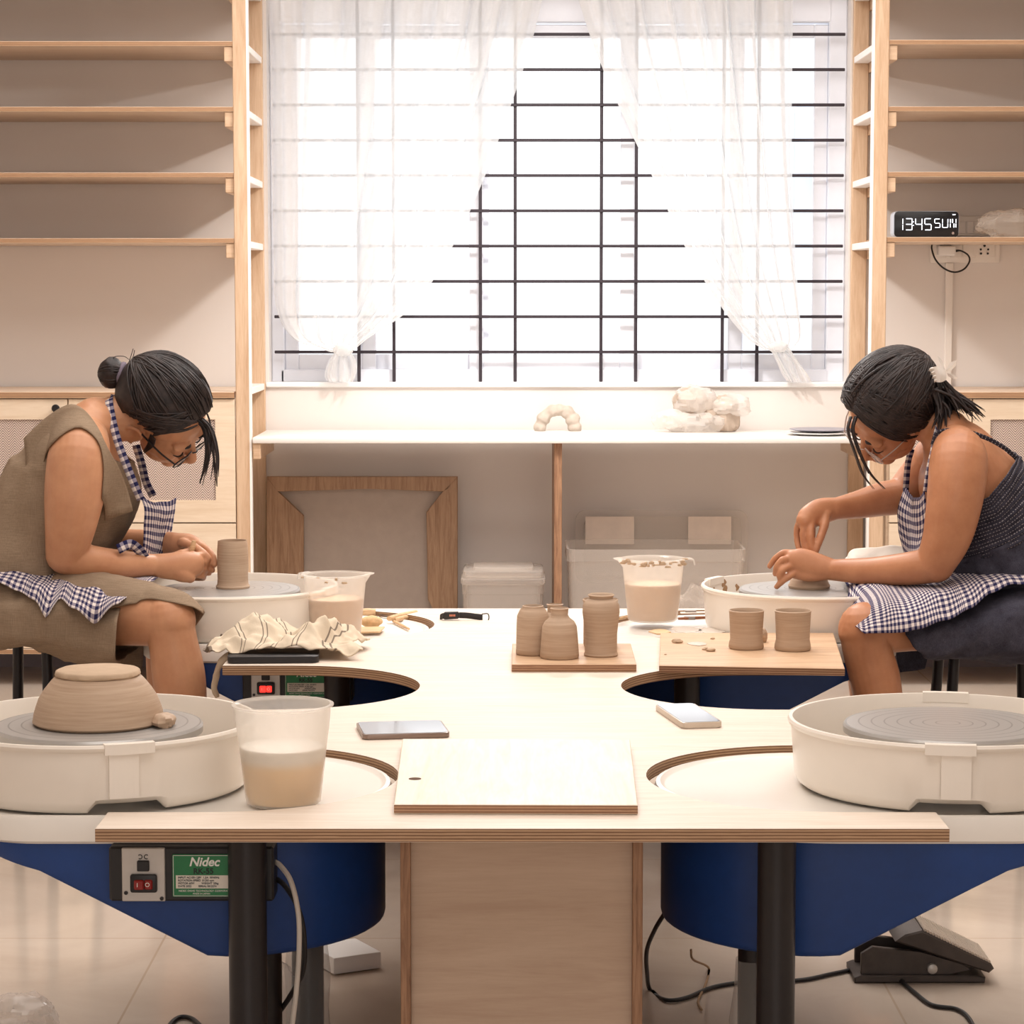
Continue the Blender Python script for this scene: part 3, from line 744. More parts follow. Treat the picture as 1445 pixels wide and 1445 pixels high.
def stadium(r, xr, xl, rl, n=28):
    """rounded outline: half circle about xr on the table side, softer rounded end at xl"""
    P = [(xr + r*math.cos(math.radians(a)), r*math.sin(math.radians(a))) for a in np.linspace(-90, 90, n)]
    P += [(xl + rl + rl*math.cos(math.radians(a)), (r-rl) + rl*math.sin(math.radians(a))) for a in np.linspace(90, 180, n//2)]
    P += [(xl + rl + rl*math.cos(math.radians(a)), -(r-rl) + rl*math.sin(math.radians(a))) for a in np.linspace(180, 270, n//2)]
    return P
def make_wheel(label):
    w = thing('pottery_wheel', label, 'pottery wheel', (0, 0, 0))
    bm = NB(); OUT = stadium(.236, .182, -.160, .11)
    n = len(OUT); R = []
    for ins, z in ((.004, ZD-.034), (.0, ZD-.030), (.0, ZD-.002), (.002, ZD+.003), (.008, ZD+.004), (.013, ZD), (.016, ZD-.0012)):
        f = [(.182+(p[0]-.182)*(1-ins/.236) if p[0] > .182 else p[0]+ins*(1 if p[0] < 0 else 0), p[1]*(1-ins/.236)) for p in OUT]
        R.append([bm.verts.new((a, b, z)) for a, b in f])
    for A_, B_ in zip(R, R[1:]):
        for k in range(n): bm.faces.new((A_[k], A_[(k+1)%n], B_[(k+1)%n], B_[k]))
    bm.faces.new(R[-1]); bm.faces.new(list(reversed(R[0])))
    obj('deck', bm, DECK, w, angle=40)
    # blue body: deep motor end, belly rising to a shallow tail
    BO = stadium(.228, .180, -.148, .10)
    prof = dense([(-.148, ZD-.040), (-.135, .372), (-.110, .358), (-.083, .350), (-.036, .337), (.0085, .3125), (.055, .285), (.10, .257), (.145, .230), (.175, .2195), (.22, .2155), (.30, .215), (.43, .216)], 5)
    def zb(x):
        for (a, za), (b, zb_) in zip(prof, prof[1:]):
            if x <= b: return za + (zb_-za)*max(0, (x-a)/(b-a))
        return prof[-1][1]
    bm = NB(); R = []; top = ZD-.0345
    for ins, f in ((0, 'top'), (0, 'low'), (.002, .004), (.006, .001), (.011, 0)):
        ring = []
        for x, y in BO:
            s = 1-ins/.228
            X = .18+(x-.18)*s; Y = y*s
            zz = zb(x)-.008*max(0, min(1, (.2-x)/.2)); z = top if f == 'top' else (min(top-.001, zz+.010) if f == 'low' else min(top-.001, zz+f))
            ring.append(bm.verts.new((X, Y, z)))
        R.append(ring)
    n = len(BO)
    for A_, B_ in zip(R, R[1:]):
        for k in range(n): bm.faces.new((A_[k], B_[k], B_[(k+1)%n], A_[(k+1)%n]))
    bm.faces.new(R[0])
    L_ = R[-1]; m = n//2                       # bottom skin: join the two mirrored sides
    a, b = 0, 27
    left = [L_[k] for k in range(27, 13, -1)]  # +y side of the round end, then walks
    up = [L_[13]] + [L_[k] for k in range(14, 28)] + [L_[k] for k in range(28, 42)]
    dn = [L_[13]] + [L_[k] for k in range(13, -1, -1)] + [L_[k] for k in range(55, 41, -1)]
    q = min(len(up), len(dn))
    for k in range(q-1):
        f = [up[k], up[k+1], dn[k+1], dn[k]]
        f = [v for i, v in enumerate(f) if v not in f[:i]]
        if len(f) > 2:
            try: bm.faces.new(f)
            except ValueError: pass
    bmesh.ops.recalc_face_normals(bm, faces=bm.faces)
    obj('body', bm, BLUE, w, angle=40)
    for x, y in ((.285, .13), (.25, -.16)):
        bm = NB(); lathe(bm, [(0, 0), (.030, 0), (.030, .012), (.024, .014), (.024, zb(x)+.012)], (x, y, 0), 24); l = obj('leg', bm, BLACKM, w)
        if y > 0:
            bm = NB(); lathe(bm, [(.034, .003), (.031, .05), (.035, .1), (.029, .15), (.027, .19)], (x, y, 0), 30, wob=lambda a, z: .10*noise.noise(Vector((a*2.2, z*30, y*9)))); obj('film_wrap', bm, FILM, l)['label'] = 'clear plastic wrap around the leg'
    # splash pan of two halves with clips
    bm = NB(); nn = 120; R = []
    def notch(a): return .016*max(0, min(1, (abs(math.cos(a+PI/2))-.974)/.006))   # cut-away under the seam on one side
    pr = [(.196, .0015, 1), (.206, .0, 1), (.214, .006, 1), (.2175, .016, .25), (.2215, .070, 0), (.2225, .084, 0), (.2265, .087, 0), (.2275, .091, 0), (.2255, .0945, 0), (.2205, .0945, 0), (.2185, .089, 0), (.2155, .02, 0), (.205, .012, 0), (.05, .010, 0)]
    for r, z, f in pr:
        ring = []
        for k in range(nn):
            a = 2*PI*k/nn
            ring.append(bm.verts.new((r*math.cos(a), r*math.sin(a), ZD+.002+z+f*notch(a))))
        R.append(ring)
    for A_, B_ in zip(R, R[1:]):
        for k in range(nn): bm.faces.new((A_[k], A_[(k+1)%nn], B_[(k+1)%nn], B_[k]))
    pan = obj('splash_pan', bm, PAN, w, angle=40)
    for s in (-1, 1):
        bm = NB()
        for (w0, w1, z0, z1, r0, r1) in ((-.028, .012, ZD+.024, ZD+.0925, .221, .2268), (-.034, .034, ZD+.084, ZD+.0985, .2165, .2305)):
            for k in range(6):
                xa, xb = w0+(w1-w0)*k/6, w0+(w1-w0)*(k+1)/6
                pts = []
                for x, r in ((xa, r0), (xb, r0), (xb, r1), (xa, r1)): pts.append((x, s*math.sqrt(r*r-x*x)))
                prism(bm, pts, z0, z1)
        merge_mesh(bm, 1e-5)
        obj('pan_clip', bm, PAN, pan, False)
    bm = NB(); lathe(bm, [(0, ZD+.012), (.035, ZD+.012), (.03, .478), (.142, .480), (.148, .484), (.1485, .493), (.146, .4965), (.12, .4975), (.0, .4975)], (0, 0, 0), 72); obj('wheel_head', bm, ALU, w)
    return w
def add_panel(w, lit):
    """switch box with rating plate on the outside of the body (built in the wheel's own frame)"""
    o = w.location
    yb = -.262
    def lx(px): return Q(px, 1240, DN+yb).x - (-.590)
    def lz(py): return Q(300, py, DN+yb).z
    W = Matrix.Translation(o)
    def put(name, bm, mat, parent, **kw):
        for v in bm.verts: v.co = W @ v.co
        return obj(name, bm, mat, parent, **kw)
    bm = NB(); box(bm, lx(153), lx(386), yb+.004, -.16, lz(1273), lz(1196), .003); cp = put('control_box', bm, BLACKP, w)
    bm = NB(); box(bm, lx(172), lx(233), yb, yb+.0045, lz(1272), lz(1197), .001); put('switch_plate', bm, SILV, cp)
    bm = NB(); box(bm, lx(184), lx(222), yb-.006, yb+.001, lz(1259), lz(1233), .003, 2); put('power_switch', bm, BLACKP, cp)
    bm = NB(); box(bm, lx(190), lx(204), yb-.009, yb-.003, lz(1254), lz(1240), .0015); box(bm, lx(204.5), lx(216), yb-.0075, yb-.003, lz(1254), lz(1240), .0015); put('rocker', bm, REDON if lit else REDS, cp)['label'] = 'lit red rocker' if lit else 'red rocker'
    bm = NB(); R90 = Matrix.Rotation(PI/2, 4, 'X')
    text_bm(bm, 'I', .008, Matrix.Translation((lx(195), yb-.0092, lz(1247))) @ R90); text_bm(bm, 'O', .008, Matrix.Translation((lx(209), yb-.0078, lz(1247))) @ R90); put('rocker_mark', bm, TXTW, cp, smooth=False)
    bm = NB(); box(bm, lx(194), lx(211), yb-.004, yb+.001, lz(1229), lz(1214), .001); put('direction_switch', bm, BLACKP, cp)
    bm = NB()
    for px, d in ((198, 1), (207, -1)):
        c = Vector((lx(px), yb-.0006, lz(1209)))
        tube(bm, [c+Vector((d*.0028*math.cos(t), 0, .0028*math.sin(t))) for t in np.linspace(-2.2, 2.4, 9)], .0006, n=6, k=2)
    for px, py in ((177.5, 1260), (228, 1268)):
        lathe(bm, [(0, 0), (.0028, .0), (.0024, .0016), (0, .002)], n=14, M=Matrix.Translation((lx(px), yb, lz(py))) @ R90)
    put('screw_and_arrow', bm, BLACKM, cp)
    bm = NB(); box(bm, lx(243), lx(330), yb+.0015, yb+.0045, lz(1266), lz(1206), .001); lp = put('rating_plate', bm, GREEN, cp)
    bm = NB(); x0, x1, z0, z1 = lx(244.2), lx(328.8), lz(1264.8), lz(1207.2)
    for a in ((x0, x1, z0, z0+.0006), (x0, x1, z1-.0006, z1), (x0, x0+.0006, z0, z1), (x1-.0006, x1, z0, z1)): box(bm, a[0], a[1], yb+.001, yb+.002, a[2], a[3])
    text_bm(bm, 'Nidec', .0165, Matrix.Translation((lx(288), yb+.0012, lz(1217))) @ R90, bold=.0004, shear=.25)
    text_bm(bm, 'NIDEC DRIVE TECHNOLOGY CORPORATION', .0036, Matrix.Translation((lx(291), yb+.0012, lz(1257.5))) @ R90)
    text_bm(bm, 'MADE IN JAPAN', .0032, Matrix.Translation((lx(284), yb+.0012, lz(1261.5))) @ R90)
    put('plate_lettering', bm, TXTW, cp, smooth=False)
    bm = NB(); box(bm, lx(248), lx(326), yb+.0009, yb+.002, lz(1254), lz(1235.5)); put('plate_panel', bm, CREAMP, cp, smooth=False)
    bm = NB(); text_bm(bm, 'RK-55', .0105, Matrix.Translation((lx(287), yb+.0012, lz(1230))) @ R90, bold=.0002)
    for k, s in enumerate(('INPUT AC100-120V  1.5A  50/60Hz', 'ROTATION SPEED  0-250 rpm', 'MOTOR 60W         WEIGHT 20kg', 'DATE 2022         SERIAL RK2274'.upper())):
        text_bm(bm, s, .0037, Matrix.Translation((lx(251), yb+.0005, lz(1238.6+4.1*k))) @ R90, align='LEFT')
    put('plate_print', bm, TXTB, cp, smooth=False)
    return cp
WX = .605
w1 = make_wheel('near left white and blue pottery wheel holding the upside-down clay bowl')
W2 = dup(w1); W2['label'] = 'near right white and blue pottery wheel with a bare metal wheel head'
W3 = dup(w1); W3['label'] = 'far pottery wheel used by the woman in the brown dress'
W4 = dup(w1); W4['label'] = 'far pottery wheel used by the woman in the denim dress'
XWL, XWR = -.590, .622
for w, x, y, r in ((w1, XWL, DN, 0), (W2, XWR, DN, PI), (W3, XWL, DFW, 0), (W4, XWR, DFW, PI)):
    w.location = (x, y, 0); w.rotation_euler = (0, 0, r); w['group'] = 'pottery wheels around the table'
add_panel(w1, False); add_panel(W3, True)
def turn(w, deg):
    for c in kids(w):
        if c.name.startswith('splash_pan'): c.rotation_euler = (0, 0, math.radians(deg))
turn(w1, 20); turn(W2, -9); turn(W3, 75); turn(W4, 60)
# ================================================================== cords and the floor
CORDW = plain('grey_cord', srgb(196, 186, 176), 0.5)
def cord(name, label, pts, r, mat, parent=None):
    bm = NB(); tube(bm, pts, r, n=10, k=8)
    for v in bm.verts: v.co.z = max(v.co.z, .0006)
    if parent is not None:
        o = obj(name, bm, mat, parent); o['label'] = label; return o
    return tag(obj(name, bm, mat), label, 'cord')
def fl(px, py, z=.004): return T(px, py, z)
cord('power_cord', 'light grey cord', [Q(386, 1215, 3.275), Q(396, 1222, 3.262), Q(411, 1245, 3.245), Q(421, 1290, 3.235), Q(422, 1340, 3.235), Q(418, 1400, 3.24), Q(411, 1460, 3.25), Q(402, 1560, 3.27), fl(380, 1585)], .0035, CORDW, w1)
cord('power_cord', 'black cord', [Q(386, 1238, 3.285), Q(402, 1250, 3.27), Q(420, 1280, 3.258), Q(429, 1320, 3.256), Q(427, 1370, 3.27), Q(408, 1408, 3.32), Q(385, 1438, 3.4), fl(360, 1456), fl(300, 1458), fl(270, 1437), fl(248, 1438), fl(232, 1460), fl(220, 1500)], .0036, BLACKP, w1)
cord('power_cord', 'black cord looped across the floor', [Q(962, 1215, 3.55), Q(953, 1235, 3.56), Q(945, 1275, 3.6), Q(925, 1310, 3.66), Q(913, 1340, 3.74), Q(913, 1372, 3.82), Q(918, 1398, 3.88), fl(940, 1411), fl(968, 1408), fl(1010, 1392), fl(1070, 1384), fl(1130, 1383), fl(1180, 1373), fl(1224, 1366), fl(1262, 1378), fl(1290, 1400), fl(1315, 1418), fl(1350, 1424), fl(1368, 1438), fl(1384, 1470)], .0034, BLACKP, W2)
cord('string', 'loose tan string trailing on the floor under the right front wheel', [Q(975, 1340, 3.72), Q(978, 1354, 3.74), fl(1000, 1366), fl(995, 1390), fl(985, 1412), fl(990, 1425)], .0018, plain('tan_string', srgb(160, 130, 100), 0.9))
cord('power_cord', 'pale hanging cord', [Q(535, 1188, 3.9), Q(528, 1200, 3.9), Q(518, 1222, 3.9), Q(503, 1234, 3.9), Q(490, 1242, 3.9)], .003, CORDW, W3)
# foot pedal
PED = plain('pedal_iron', srgb(74, 66, 62), 0.45, 0.5, 0.5, 0.15, 40, 0.1)
y0 = T(1300, 1388, .0).y
pd = thing('foot_pedal', 'black metal foot pedal on the floor below the right front wheel', 'pedal', (Q(1300, 1388, y0).x, y0+.04, 0))
def px_(p): return Q(p, 1380, y0).x
def pz_(p): return Q(1300, p, y0).z
bm = NB(); slab(bm, [(px_(1206), .001), (px_(1390), .001), (px_(1391), .010), (px_(1380), .013), (px_(1215), .013), (px_(1206), .009)], y0, y0+.10, .002, 1); obj('pedal_base', bm, PED, pd, angle=30)
bm = NB()
for yy in (y0+.008, y0+.082):
    slab(bm, [(px_(1216), .012), (px_(1340), .012), (px_(1372), .020), (px_(1360), .030), (px_(1300), pz_(1345)), (px_(1232), pz_(1338)), (px_(1216), pz_(1348))], yy, yy+.01, .001, 1)
obj('side_plate', bm, PED, pd, angle=30)
bm = NB(); slab(bm, [(px_(1262), pz_(1328)), (px_(1395), pz_(1372)), (px_(1402), pz_(1366)), (px_(1398), pz_(1359)), (px_(1300), pz_(1312)), (px_(1276), pz_(1318))], y0-.006, y0+.106, .003, 1); tp = obj('tread', bm, PED, pd, angle=30)
bm = NB(); A = Vector((px_(1302), 0, pz_(1312)+.001)); B = Vector((px_(1397), 0, pz_(1358)+.001))
for k in range(24):
    c = A.lerp(B, (k+.5)/24); tube(bm, [c+Vector((0, y0-.003, 0)), c+Vector((0, y0+.103, 0))], .0024, n=6, smooth=False)
obj('tread_rib', bm, plain('rib_grey', srgb(190, 176, 162), 0.4, .5), tp)
bm = NB(); lathe(bm, [(0, 0), (.009, 0), (.008, .005), (.004, .007), (0, .007)], n=20, M=Matrix.Translation((px_(1316), y0+.006, pz_(1368))) @ Matrix.Rotation(PI/2, 4, 'X')); obj('bolt', bm, SILV, pd)
# white adapter and bag on the floor
yb = T(480, 1380, 0).y
bm = NB(); M = Matrix.Translation(T(488, 1362, .0)) @ Matrix.Rotation(.5, 4, 'Z')
box(bm, -.045, .042, -.05, .05, .001, .030, .004, 2)
for v in bm.verts: v.co = M @ v.co
ab = obj('power_adapter', bm, WHITE); tag(ab, 'white power adapter box on the floor behind the left front wheel', 'adapter')
bm = NB(); q = T(32, 1452, .0); crumple(bm, (q.x, q.y, .022), (.045, .04, .026), .25, 28, 4)
for v in bm.verts: v.co.z = max(v.co.z, .001)
tag(obj('plastic_bag', bm, clear('bag_film', srgb(226, 214, 204), 0.30, 0.12), angle=20), 'crumpled clear plastic scrap on the floor at the lower left', 'bag')
bm = NB(); q = T(400, 1400, .0); crumple(bm, (Q(400, 1400, 3.62).x, 3.62, .055), (.022, .02, .056), .25, 28, 9)
for v in bm.verts: v.co.z = max(v.co.z, .001)
tag(obj('plastic_film', bm, FILM, angle=20), 'crumpled clear film against the wheel leg by the grey cord', 'film')
# ================================================================== clay on the wheels
CLAY = MatB('wet_clay'); z_ = CLAY.sep(CLAY.pos())[2]; p_ = CLAY.pos()
nr = CLAY.noise(CLAY.mapping(p_, (6, 6, 160)), 2.0, 4); ns = CLAY.noise(p_, 60, 4)
CLAY.bump(nr, 0.25, 0.0015)
CLAY = CLAY.set(CLAY.mix(CLAY.math('MULTIPLY', ns, .5), CLAY.ramp(nr, [(.3, srgb(172, 144, 120)), (.7, srgb(194, 168, 144))]), srgb(184, 158, 134)), 0.62, 0, 0.35)
CLAYD = plain('leather_clay', srgb(192, 166, 140), 0.8, 0, 0.2, 0.06, 40, 0.2)
ZH = .4977
bm = NB(); cx_, cy_ = XWL, DN
bo = thing('clay_bowl', 'upside-down clay bowl with ragged top on the near left wheel', 'bowl', (cx_, cy_, ZH))
lathe(bm, [(0, .0), (.088, .0), (.093, .004), (.091, .016), (.088, .026), (.084, .037), (.076, .050), (.066, .062), (.060, .068), (.0, .068)], (cx_, cy_, ZH), 72, wob=lambda a, z: .006*noise.noise(Vector((math.cos(a)*2, math.sin(a)*2, z*30))))
obj('bowl_wall', bm, CLAY, bo, angle=50)
bm = NB(); lathe(bm, [(0, .0685), (.058, .0685), (.0585, .0685), (.0605, .071), (.0595, .0755), (.056, .0775), (.0, .0780)], (cx_, cy_, ZH), 96, wob=lambda a, z:   .018*noise.noise(Vector((math.cos(a)*4, math.sin(a)*4, 3)))+.012*noise.noise(Vector((math.cos(a)*14, math.sin(a)*14, 9))))
for v in bm.verts: v.co.z += .0008*noise.noise(v.co*60)
obj('bowl_foot', bm, CLAYD, bo, angle=50)['label'] = 'ragged rim of the foot'
bm = NB(); q = Q(232, 1020, DN-.03); crumple(bm, (q.x, q.y, ZH+.008), (.013, .02, .009), .3, 60, 2, 20, 12)
for v in bm.verts: v.co.z = max(v.co.z, ZH)
tag(obj('clay_scrap', bm, CLAY), 'small clay scrap lying beside the upside-down bowl', 'clay scrap')
bm = NB(); lathe(bm, [(0, .0), (.0345, .0), (.0355, .004), (.0325, .008), (.0315, .02), (.0325, .045), (.0322, .075), (.0308, .096), (.0298, .100), (.0285, .0995), (.028, .09), (.027, .03), (.0, .028)], (XWL+.008, DFW, ZH), 56, wob=lambda a, z: .006*noise.noise(Vector((a, z*60, 1))))
tag(obj('clay_cylinder', bm, CLAY, angle=50), 'tall wet clay cylinder on the wheel of the woman in brown', 'pot')
XP = Q(1142, 800, DFW).x
bm = NB(); lathe(bm, [(0, .0), (.042, .0), (.044, .005), (.041, .010), (.038, .018), (.030, .024), (.0275, .040), (.029, .060), (.031, .068), (.029, .0695), (.0265, .066), (.025, .03), (0, .028)], (XP, DFW, ZH), 56, wob=lambda a, z: .008*noise.noise(Vector((a, z*60, 4))))
tag(obj('clay_pot', bm, CLAY, angle=50), 'wet clay pot being shaped by the hands of the woman in denim', 'pot')
# slip smears inside the far right pan are dried clay flakes
# ================================================================== jugs of slip water
JUG = clear('jug_plastic', srgb(244, 238, 230), 0.30, 0.18, 0.45)
def slip(name, zlo, zhi, c0, c1, z1):
    k = MatB(name); z = k.sep(k.pos())[2]
    t = k.math('DIVIDE', k.math('SUBTRACT', z, zlo), zhi-zlo)
    col = k.ramp(t, [(0.0, c0), (z1-.08, c0), (z1+.06, c1), (1.0, c1)])
    k.set(col, 0.35, 0, 0.4); return k.m
def jug(label, px, pyb, ztab, rtop, rbot, h, fill, sm, spout, handle, dirt=None):
    q = T(px, pyb, ztab)
    j = thing('measuring_jug', label, 'jug', (q.x, q.y, ztab), 0, 'plastic jugs on the work table')
    bm = NB(); wt_ = .0016
    def wob(a, z):
        if spout is None or z < h*.86: return 0
        d = math.cos(a-spout); f = max(0, (d-.90)/.10)
        return .22*f*f*(z-h*.86)/(h*.14)
    pf = [(0, .0012), (rbot*.9, .0008), (rbot*.985, .004), (rbot, .010), (rbot+(rtop-rbot)*.55, h*.55), (rtop*.985, h*.86), (rtop*.995, h-.004), (rtop+.004, h-.002), (rtop+.004, h), (rtop-.001, h+.0004), (rtop-.003, h-.002), (rtop*.985-wt_-.001, h*.86), (rbot+(rtop-rbot)*.55-wt_, h*.55), (rbot-wt_, .012), (rbot*.9, .004), (0, .004)]
    lathe(bm, pf, (q.x, q.y, ztab), 64, wob=wob); obj('jug_wall', bm, JUG, j, angle=45)
    zf = h*fill; rf = rbot+(rtop-rbot)*.55*(zf/(h*.55)) if zf < h*.55 else rbot+(rtop-rbot)*.55 + (rtop*.985-(rbot+(rtop-rbot)*.55))*((zf-h*.55)/(h*.31))
    bm = NB(); lathe(bm, [(0, .0045), (rbot*.88, .0045), (rbot-wt_-.0006, .013), (min(rf, rbot+(rtop-rbot)*.55)-wt_-.0006, min(zf, h*.55)), (rf-wt_-.0006, zf), (0, zf)], (q.x, q.y, ztab), 56)
    obj('slip_water', bm, sm, j, angle=60)['label'] = 'cloudy clay water'
    if handle is not None:
        d = Vector((math.cos(handle), math.sin(handle), 0)); s = Vector((-d.y, d.x, 0)); c = Vector((q.x, q.y, ztab))
        bm = NB(); sheet(bm, [[c+d*(rtop+.002)+s*a+Vector((0, 0, h-.001)) for a in (-.013, 0, .013)], [c+d*(rtop+.014)+s*a+Vector((0, 0, h+.0)) for a in (-.012, 0, .012)], [c+d*(rtop+.022)+s*a+Vector((0, 0, h-.004)) for a in (-.010, 0, .010)], [c+d*(rtop+.024)+s*a+Vector((0, 0, h-.014)) for a in (-.009, 0, .009)]], thick=.0022); obj('grip', bm, JUG, j)
    if dirt:
        bm = NB()
        for k in range(dirt):
            a = random.uniform(-2.9, -.2); r = rtop+.004; z = ztab+h-random.uniform(-.001, .012)
            crumple(bm, (q.x+r*math.cos(a), q.y+r*math.sin(a), z), (random.uniform(.002, .006), .0014, random.uniform(.0012, .0035)), .4, 90, k, 12, 8)
        obj('clay_smear', bm, CLAYD, j)['label'] = 'dried clay smears at the rim'
    return j
S1 = slip('slip_settled', ZD, ZD+.09, srgb(255, 216, 158), srgb(252, 244, 232), .68)
S2 = slip('slip_brown', ZT, ZT+.2, srgb(228, 190, 154), srgb(228, 190, 154), .5)
jug('near left milky plastic jug half full of settled clay water', 400, 1134, ZD+.0005, .066, .052, .139, .58, S1, None, None)
jug('far left plastic jug of brown clay water behind the crumpled towel', 473, 899, ZD+.0005, .064, .053, .130, .62, S2, .3, 2.6, 5)
jug('far right plastic jug of brown clay water with clay smears at its rim', 921, 876, ZT+.0005, .065, .053, .133, .60, S2, PI, .0, 26)
# ================================================================== boards, phones, band
def table_board(name, label, P, t, mat, z=ZT):
    bm = NB(); prism(bm, P, z+.0006, z+t, .001, 1)
    return tag(obj(name, bm, mat, angle=30), label, 'board')
BRD = wood('board_ply', srgb(242, 230, 214), srgb(230, 212, 190), axis=1, edge=(srgb(190, 150, 118), srgb(140, 102, 76)))
BRDD = wood('worn_board', srgb(214, 180, 146), srgb(182, 144, 112), axis=0, edge=(srgb(186, 146, 112), srgb(132, 92, 66)), grain=1.4)
a, b, c_, d = T(556, 1149), T(900, 1150), T(889, 1043.5, ZT+.0135), T(568, 1042.5, ZT+.0135)
bd = table_board('throwing_board', 'square pale plywood board with a small hole, lying at the front of the table', [(a.x, a.y), (b.x, b.y), (c_.x, c_.y), (d.x, d.y)], .0135, BRD)
h = T(585.5, 1099, ZT+.0136); bm = NB(); lathe(bm, [(0, .0002), (.0088, .0002), (.0088, -.001), (0, -.001)], (h.x, h.y, ZT+.0137), 24)
obj('bored_hole', bm, plain('hole_dark', srgb(92, 66, 48), 0.9), bd)['label'] = 'dark round finger hole'
a, b, c_, d = T(722, 948.5), T(898, 948.5), T(890, 908, ZT+.0145), T(723, 908, ZT+.0145)
table_board('ware_board', 'small plywood board carrying the clay vases', [(a.x, a.y), (b.x, b.y), (c_.x, c_.y), (d.x, d.y)], .0145, BRDD)
a, b, c_, d = T(930, 950), T(1192, 954.5), T(1176, 893, ZT+.0145), T(932, 893, ZT+.0145)
table_board('ware_board', 'worn plywood board carrying the two clay cups, jutting over the bay', [(a.x, a.y), (b.x, b.y), (c_.x, c_.y), (d.x, d.y)], .0145, BRDD)
def ware(name, label, px, pyb, prof, ztab, cat, s=None):
    q = T(px, pyb, ztab); bm = NB(); s = q.y/FOC if s is None else s
    lathe(bm, [(r*s, z*s) for r, z in prof], (q.x, q.y, ztab+.0004), 56, wob=lambda a, z: .006*noise.noise(Vector((a+px, z*50, px))))
    return tag(obj(name, bm, CLAY, angle=50), label, cat, 'fresh clay ware on boards')
ZV = ZT+.0145
ware('clay_vase', 'round-shouldered clay vase with a wide mouth, left on the small board', 752, 923, [(0, 0), (23, 0), (24.5, 1.5), (24, 8), (23.5, 40), (22.5, 55), (19, 63), (15, 67), (15, 69), (13.5, 69.5), (12.5, 67), (18, 60), (20, 50), (0, 12)], ZV, 'vase')
ware('clay_vase', 'short clay bottle vase with a narrow neck at the front of the small board', 789.5, 928, [(0, 0), (26.5, 0), (28, 2), (27.5, 8), (26, 30), (24.5, 45), (21, 52), (14.5, 57), (12, 61), (12.5, 69), (13.5, 70.5), (12, 71.5), (10.5, 69), (10, 60), (20, 48), (0, 12)], ZV, 'vase')
ware('clay_vase', 'tallest clay vase with swelling shoulders, right on the small board', 848, 925, [(0, 0), (23.5, 0), (24.5, 2), (23, 5), (23, 30), (25, 50), (26.5, 62), (26, 72), (22, 79), (16.5, 82), (17, 84), (19, 86.5), (17.5, 88), (15, 86), (14, 82), (22, 74), (22, 50), (0, 12)], ZV, 'vase')
ware('clay_vase', 'small clay vase with a narrow mouth standing behind the neck of the bottle vase', 783, 915, [(0, 0), (24, 0), (25, 3), (24, 30), (19, 46), (11, 52), (10.5, 61), (12, 63), (10, 63.5), (9, 58), (9, 50), (18, 40), (0, 10)], ZV, 'vase')
ware('clay_vase', 'wide-mouthed clay pot standing behind the tallest vase', 847, 911.5, [(0, 0), (23, 0), (24, 3), (24, 40), (23, 58), (25.5, 66), (24, 67.5), (21.5, 60), (22, 20), (0, 8)], ZV, 'vase')
cup = [(0, 0), (23.5, 0), (25, 2), (24.5, 8), (23, 14), (23.5, 30), (24.5, 50), (25, 54), (23.8, 55), (22.6, 53), (21.5, 30), (21.5, 8), (0, 6)]
ware('clay_cup', 'handmade clay cup on the worn board, beside the clay crumbs', 1053, 915, cup, ZV, 'cup')
ware('clay_cup', 'handmade clay cup near the right corner of the worn board', 1118.5, 917, [(r*1.04, z*1.03) for r, z in cup], ZV, 'cup')
bm = NB(); q = T(1075.5, 906, ZV); crumple(bm, (q.x, q.y, ZV+.012), (.008, .009, .0125), .3, 60, 3, 18, 12); tag(obj('clay_lump', bm, CLAY), 'small clay lump behind the clay cup beside the crumbs', 'clay lump')
for i, (px, py, r, lab) in enumerate(((956, 907, .0075, 'clay crumb nearest the left edge of the worn board'), (1006, 902, .0035, 'tiny clay crumb at the back of the worn board'), (996, 917, .005, 'clay crumb left of the cups, paired with a larger one'), (1003, 919, .0062, 'larger clay crumb of the pair left of the cups'), (939, 924, .002, 'tiny clay crumb at the left front of the worn board'))):
    bm = NB(); q = T(px, py, ZV); crumple(bm, (q.x, q.y, ZV+r*.4), (r, r*.8, r*.5), .45, 150, i+2, 16, 10)
    for v in bm.verts: v.co.z = max(v.co.z, ZV+.0003)
    tag(obj('clay_crumb', bm, CLAYD), lab, 'clay crumb', 'clay crumbs on the worn board')
WETF = plain('water_film', srgb(226, 214, 202), 0.05, 0, 0.8, .01)
for px, py, rx, ry, z, lab in ((968, 889, .030, .05, ZT, 'shiny water splash behind the worn board, beside the jug'), (1005, 890, .028, .05, ZT, 'shiny water splash behind the worn board, beside the wheel'), (984, 909, .018, .026, ZV, 'small water splash on the worn board between the crumbs')):
    q = T(px, py, z); bm = NB()
    P = [(q.x+rx*math.cos(t)*(1+.35*noise.noise(Vector((math.cos(t)*2, math.sin(t)*2, px)))), q.y+ry*math.sin(t)*(1+.35*noise.noise(Vector((math.cos(t)*2, math.sin(t)*2, px+5))))) for t in np.linspace(0, 2*PI, 40, endpoint=False)]
    prism(bm, P, z+.0004, z+.0012, .0004, 1); tag(obj('water_splash', bm, WETF), lab, 'water splash')
SCR = MatB('phone_screen'); SCR.set(srgb(150, 151, 156), 0.05, 0, 1.0); SCR = SCR.m  # base lightened to carry the window's reflection in its colour
PHE = plain('phone_edge', srgb(140, 122, 112), 0.3, 0.6)
